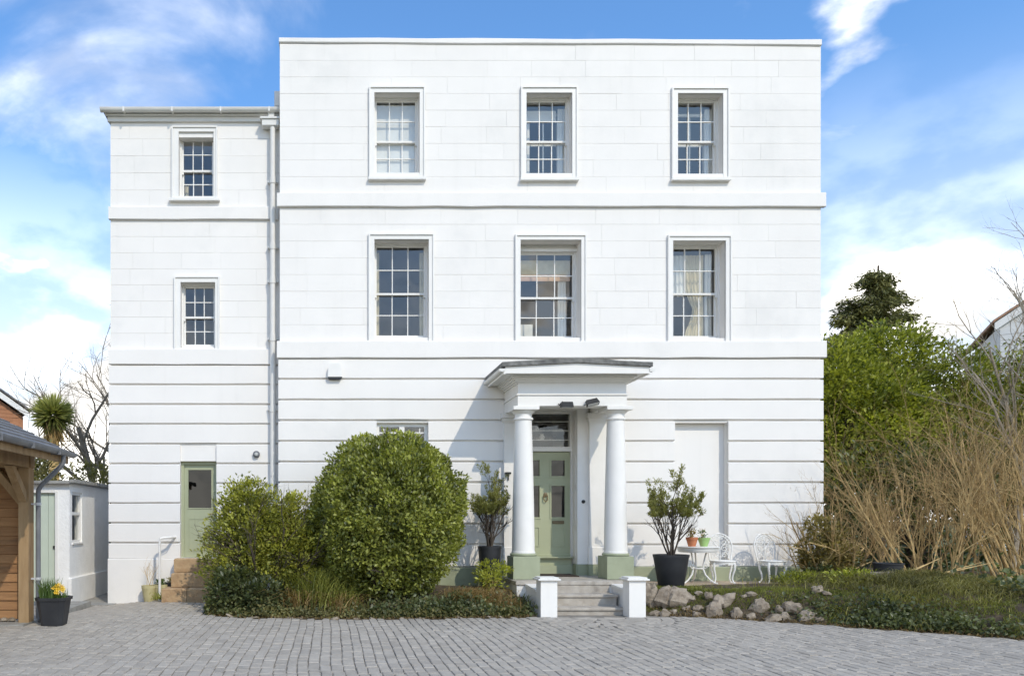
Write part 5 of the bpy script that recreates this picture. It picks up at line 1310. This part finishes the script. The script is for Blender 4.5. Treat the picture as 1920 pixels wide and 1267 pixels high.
bare_tree('bare_tree', 19.5, 16.0, -.15, 5.2, .12, (0, 0, 1), TS, 'bark_grey', 'distant bare tree showing above the laurels next to the conifer', 28)
# neighbour on the right
t = root('neighbour_house', (24.3, 15.6, -.15), 'pale boarded house with white gable edge behind the laurels', 'house')
gx0, gx1, gy = 25.0, 33.0, 16.0
m = MB(); m.prism([(gx0, -.2), (gx1, -.2), (gx1, 8.5), (29.0, 11.3), (gx0, 8.5)], gy, gy+8); m.build('wall', 'far_render', t)
for i in range(20):
    z = 4.0+.22*i; xa = gx0+.02 if z < 8.3 else gx0+(z-8.65)/2.8*4+.1
    if xa < 29: MB().box(xa, 31, gy-.03, gy+.01, z, z+.2).build('cladding_board', 'far_render', t)
m = MB(); 
for s in (-1, 1):
    ex = 29+s*4.15; m.add([(ex, gy-.12, 8.35), (29, gy-.12, 11.35), (29, gy-.12, 11.65), (ex, gy-.12, 8.65), (ex, gy-.05, 8.35), (29, gy-.05, 11.35), (29, gy-.05, 11.65), (ex, gy-.05, 8.65)], [(0,1,2,3), (7,6,5,4), (0,4,5,1), (2,6,7,3), (3,7,4,0)])
m.build('barge_board', 'paint', t)
m = MB()
for s in (-1, 1):
    ex = 29+s*4.2; m.add([(ex, gy-.14, 8.66), (29, gy-.14, 11.66), (29, gy+8.3, 11.66), (ex, gy+8.3, 8.66), (ex, gy-.14, 8.76), (29, gy-.14, 11.78), (29, gy+8.3, 11.78), (ex, gy+8.3, 8.76)], [(0,1,2,3), (7,6,5,4), (0,4,5,1), (1,5,6,2), (2,6,7,3), (3,7,4,0)])
m.build('roof', 'far_tile', t)

t.location = (25.4, 15.6, .35); t.rotation_euler = (0, 0, R(-32))

# ------------------------------------------------------------------ left background
# cabbage palm
px_, py_, pz = -7.05, 5.5, 4.15; t = root('cabbage_palm', (px_, py_, -.15), 'spiky cabbage palm with a round green head behind the shed', 'palm tree')
m = MB(); m.tube([(px_+.1, py_, -.2), (px_+.05, py_, 2), (px_, py_, pz)], [.17, .14, .13], 9); m.build('trunk', 'bark_tan', t, True)
n = 560; d = rdir(n); d[:, 2] = d[:, 2]*.9+.12; L = .46+.16*np.random.rand(n)
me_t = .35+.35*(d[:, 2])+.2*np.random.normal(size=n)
V = []; 
leaves('crown', 'leaf_palm', t, np.array([px_, py_, pz+.05])+d*.05, d, rdir(n), L, .06, me_t, .1)
n = 130; P = np.c_[np.random.normal(px_, .1, n), np.random.normal(py_, .1, n), np.random.uniform(pz-.5, pz-.05, n)]
leaves('dead_skirt', 'leaf_straw', t, P, np.c_[np.random.normal(0, .3, n), np.random.normal(0, .3, n), -np.ones(n)], rdir(n), .5, .05, .5+.3*np.random.rand(n))
TS2 = [(6, .75, .7, .10, .02), (5, .7, .62, .14, .03), (5, .7, .6, .16, .03), (4, .7, .5, .18, .02), (0, 0, 0, .18, .02)]
bare_tree('bare_tree', -6.3, 7.4, -.15, 4.4, .12, (-.15, 0, 1), TS2, 'bark_grey', 'gnarled bare tree behind the shed and the wing', 41)
bare_tree('bare_tree', -5.0, 9.5, -.15, 4.8, .11, (-.25, 0, 1), TS2, 'bark_grey', 'bare tree half hidden behind the corner of the wing', 44)
bare_tree('bare_tree', -8.8, 9.0, -.15, 3.4, .07, (-.1, 0, 1), TS2, 'bark_grey', 'thin bare tree behind the cabbage palm', 47)
random.seed(400); np.random.seed(400)
for x, y, lab in ((-7.2, 3.9, 'olive green hedge shrub behind the shed below the palm'), (-5.7, 4.3, 'twiggy olive hedge shrub behind the shed beside the wing'), (-9.2, 4.6, 'olive hedge shrub behind the carport roof')):
    crown_tree('hedge_shrub', x, y, -.15, blobset(x, y, 1.75, 1.2, .7, 1.45, 6), 8000, .10, 'leaf_scrub', 'bark_tan', lab, 'shrub', 1.2, .3, .55)
# brick house far left
t = root('brick_house', (W(46, 768, 16)[0], 16.0, -.15), 'red brick gable end with white verge above the carport roof', 'house'); gy = 16.0
apx, apz, erx, erz = -15.6, 7.0, -11.85, 5.55
erx, erz = W(46, 768, gy)[0], W(46, 768, gy)[2]; ax_, az_ = W(-70, 690, gy)[0], W(-70, 690, gy)[2]
m = MB(); m.prism([(2*ax_-erx, -.2), (erx-.05, -.2), (erx-.05, erz-.3), (ax_, az_-.3), (2*ax_-erx, erz-.3)], gy, gy+8); m.build('wall', 'far_brick', t)
for i in range(34):
    z = erz-2.0+.075*2*i
    sl = (az_-erz)/(erx-ax_); xe = min(erx-.06, ax_+(az_-.32-z-.13)/sl)
    xs_ = ax_-.2+(i % 2)*.22
    while xs_+.43 < xe:
        MB().box(xs_+.006, xs_+.434, gy-.02, gy+.01, z+.006, z+.144).build('brick', 'far_brick', t); xs_ += .44
m = MB(); m.add([(erx+.1, gy-.25, erz-.32), (ax_, gy-.25, az_-.32), (ax_, gy-.25, az_-.02), (erx+.1, gy-.25, erz-.1), (erx+.1, gy-.2, erz-.32), (ax_, gy-.2, az_-.32), (ax_, gy-.2, az_-.02), (erx+.1, gy-.2, erz-.1)], [(0,1,2,3), (7,6,5,4), (0,4,5,1), (2,6,7,3), (3,7,4,0), (1,5,6,2)]); m.build('verge_board', 'paint', t)
m = MB(); m.add([(erx+.2, gy-.3, erz-.1), (ax_, gy-.3, az_), (ax_, gy+8, az_), (erx+.2, gy+8, erz-.1)]+[(erx+.2, gy-.3, erz-.02), (ax_, gy-.3, az_+.08), (ax_, gy+8, az_+.08), (erx+.2, gy+8, erz-.02)], [(0,1,2,3), (7,6,5,4), (0,4,5,1), (1,5,6,2), (2,6,7,3), (3,7,4,0)]); m.build('roof', 'slate', t)
t.rotation_euler = (0, 0, R(32))
# bare tree across the drive, seen mirrored in the right-hand window
bare_tree('bare_tree', 21.5, -31, -.15, 6.2, .2, (0, 0, 1), TS2, 'bark_dark', 'bare tree across the drive, seen as a reflection in the curtained window', 71)
print('tris', sum(len(o.data.loop_triangles) if o.type == 'MESH' and not o.data.calc_loop_triangles() else 0 for o in bpy.data.objects))
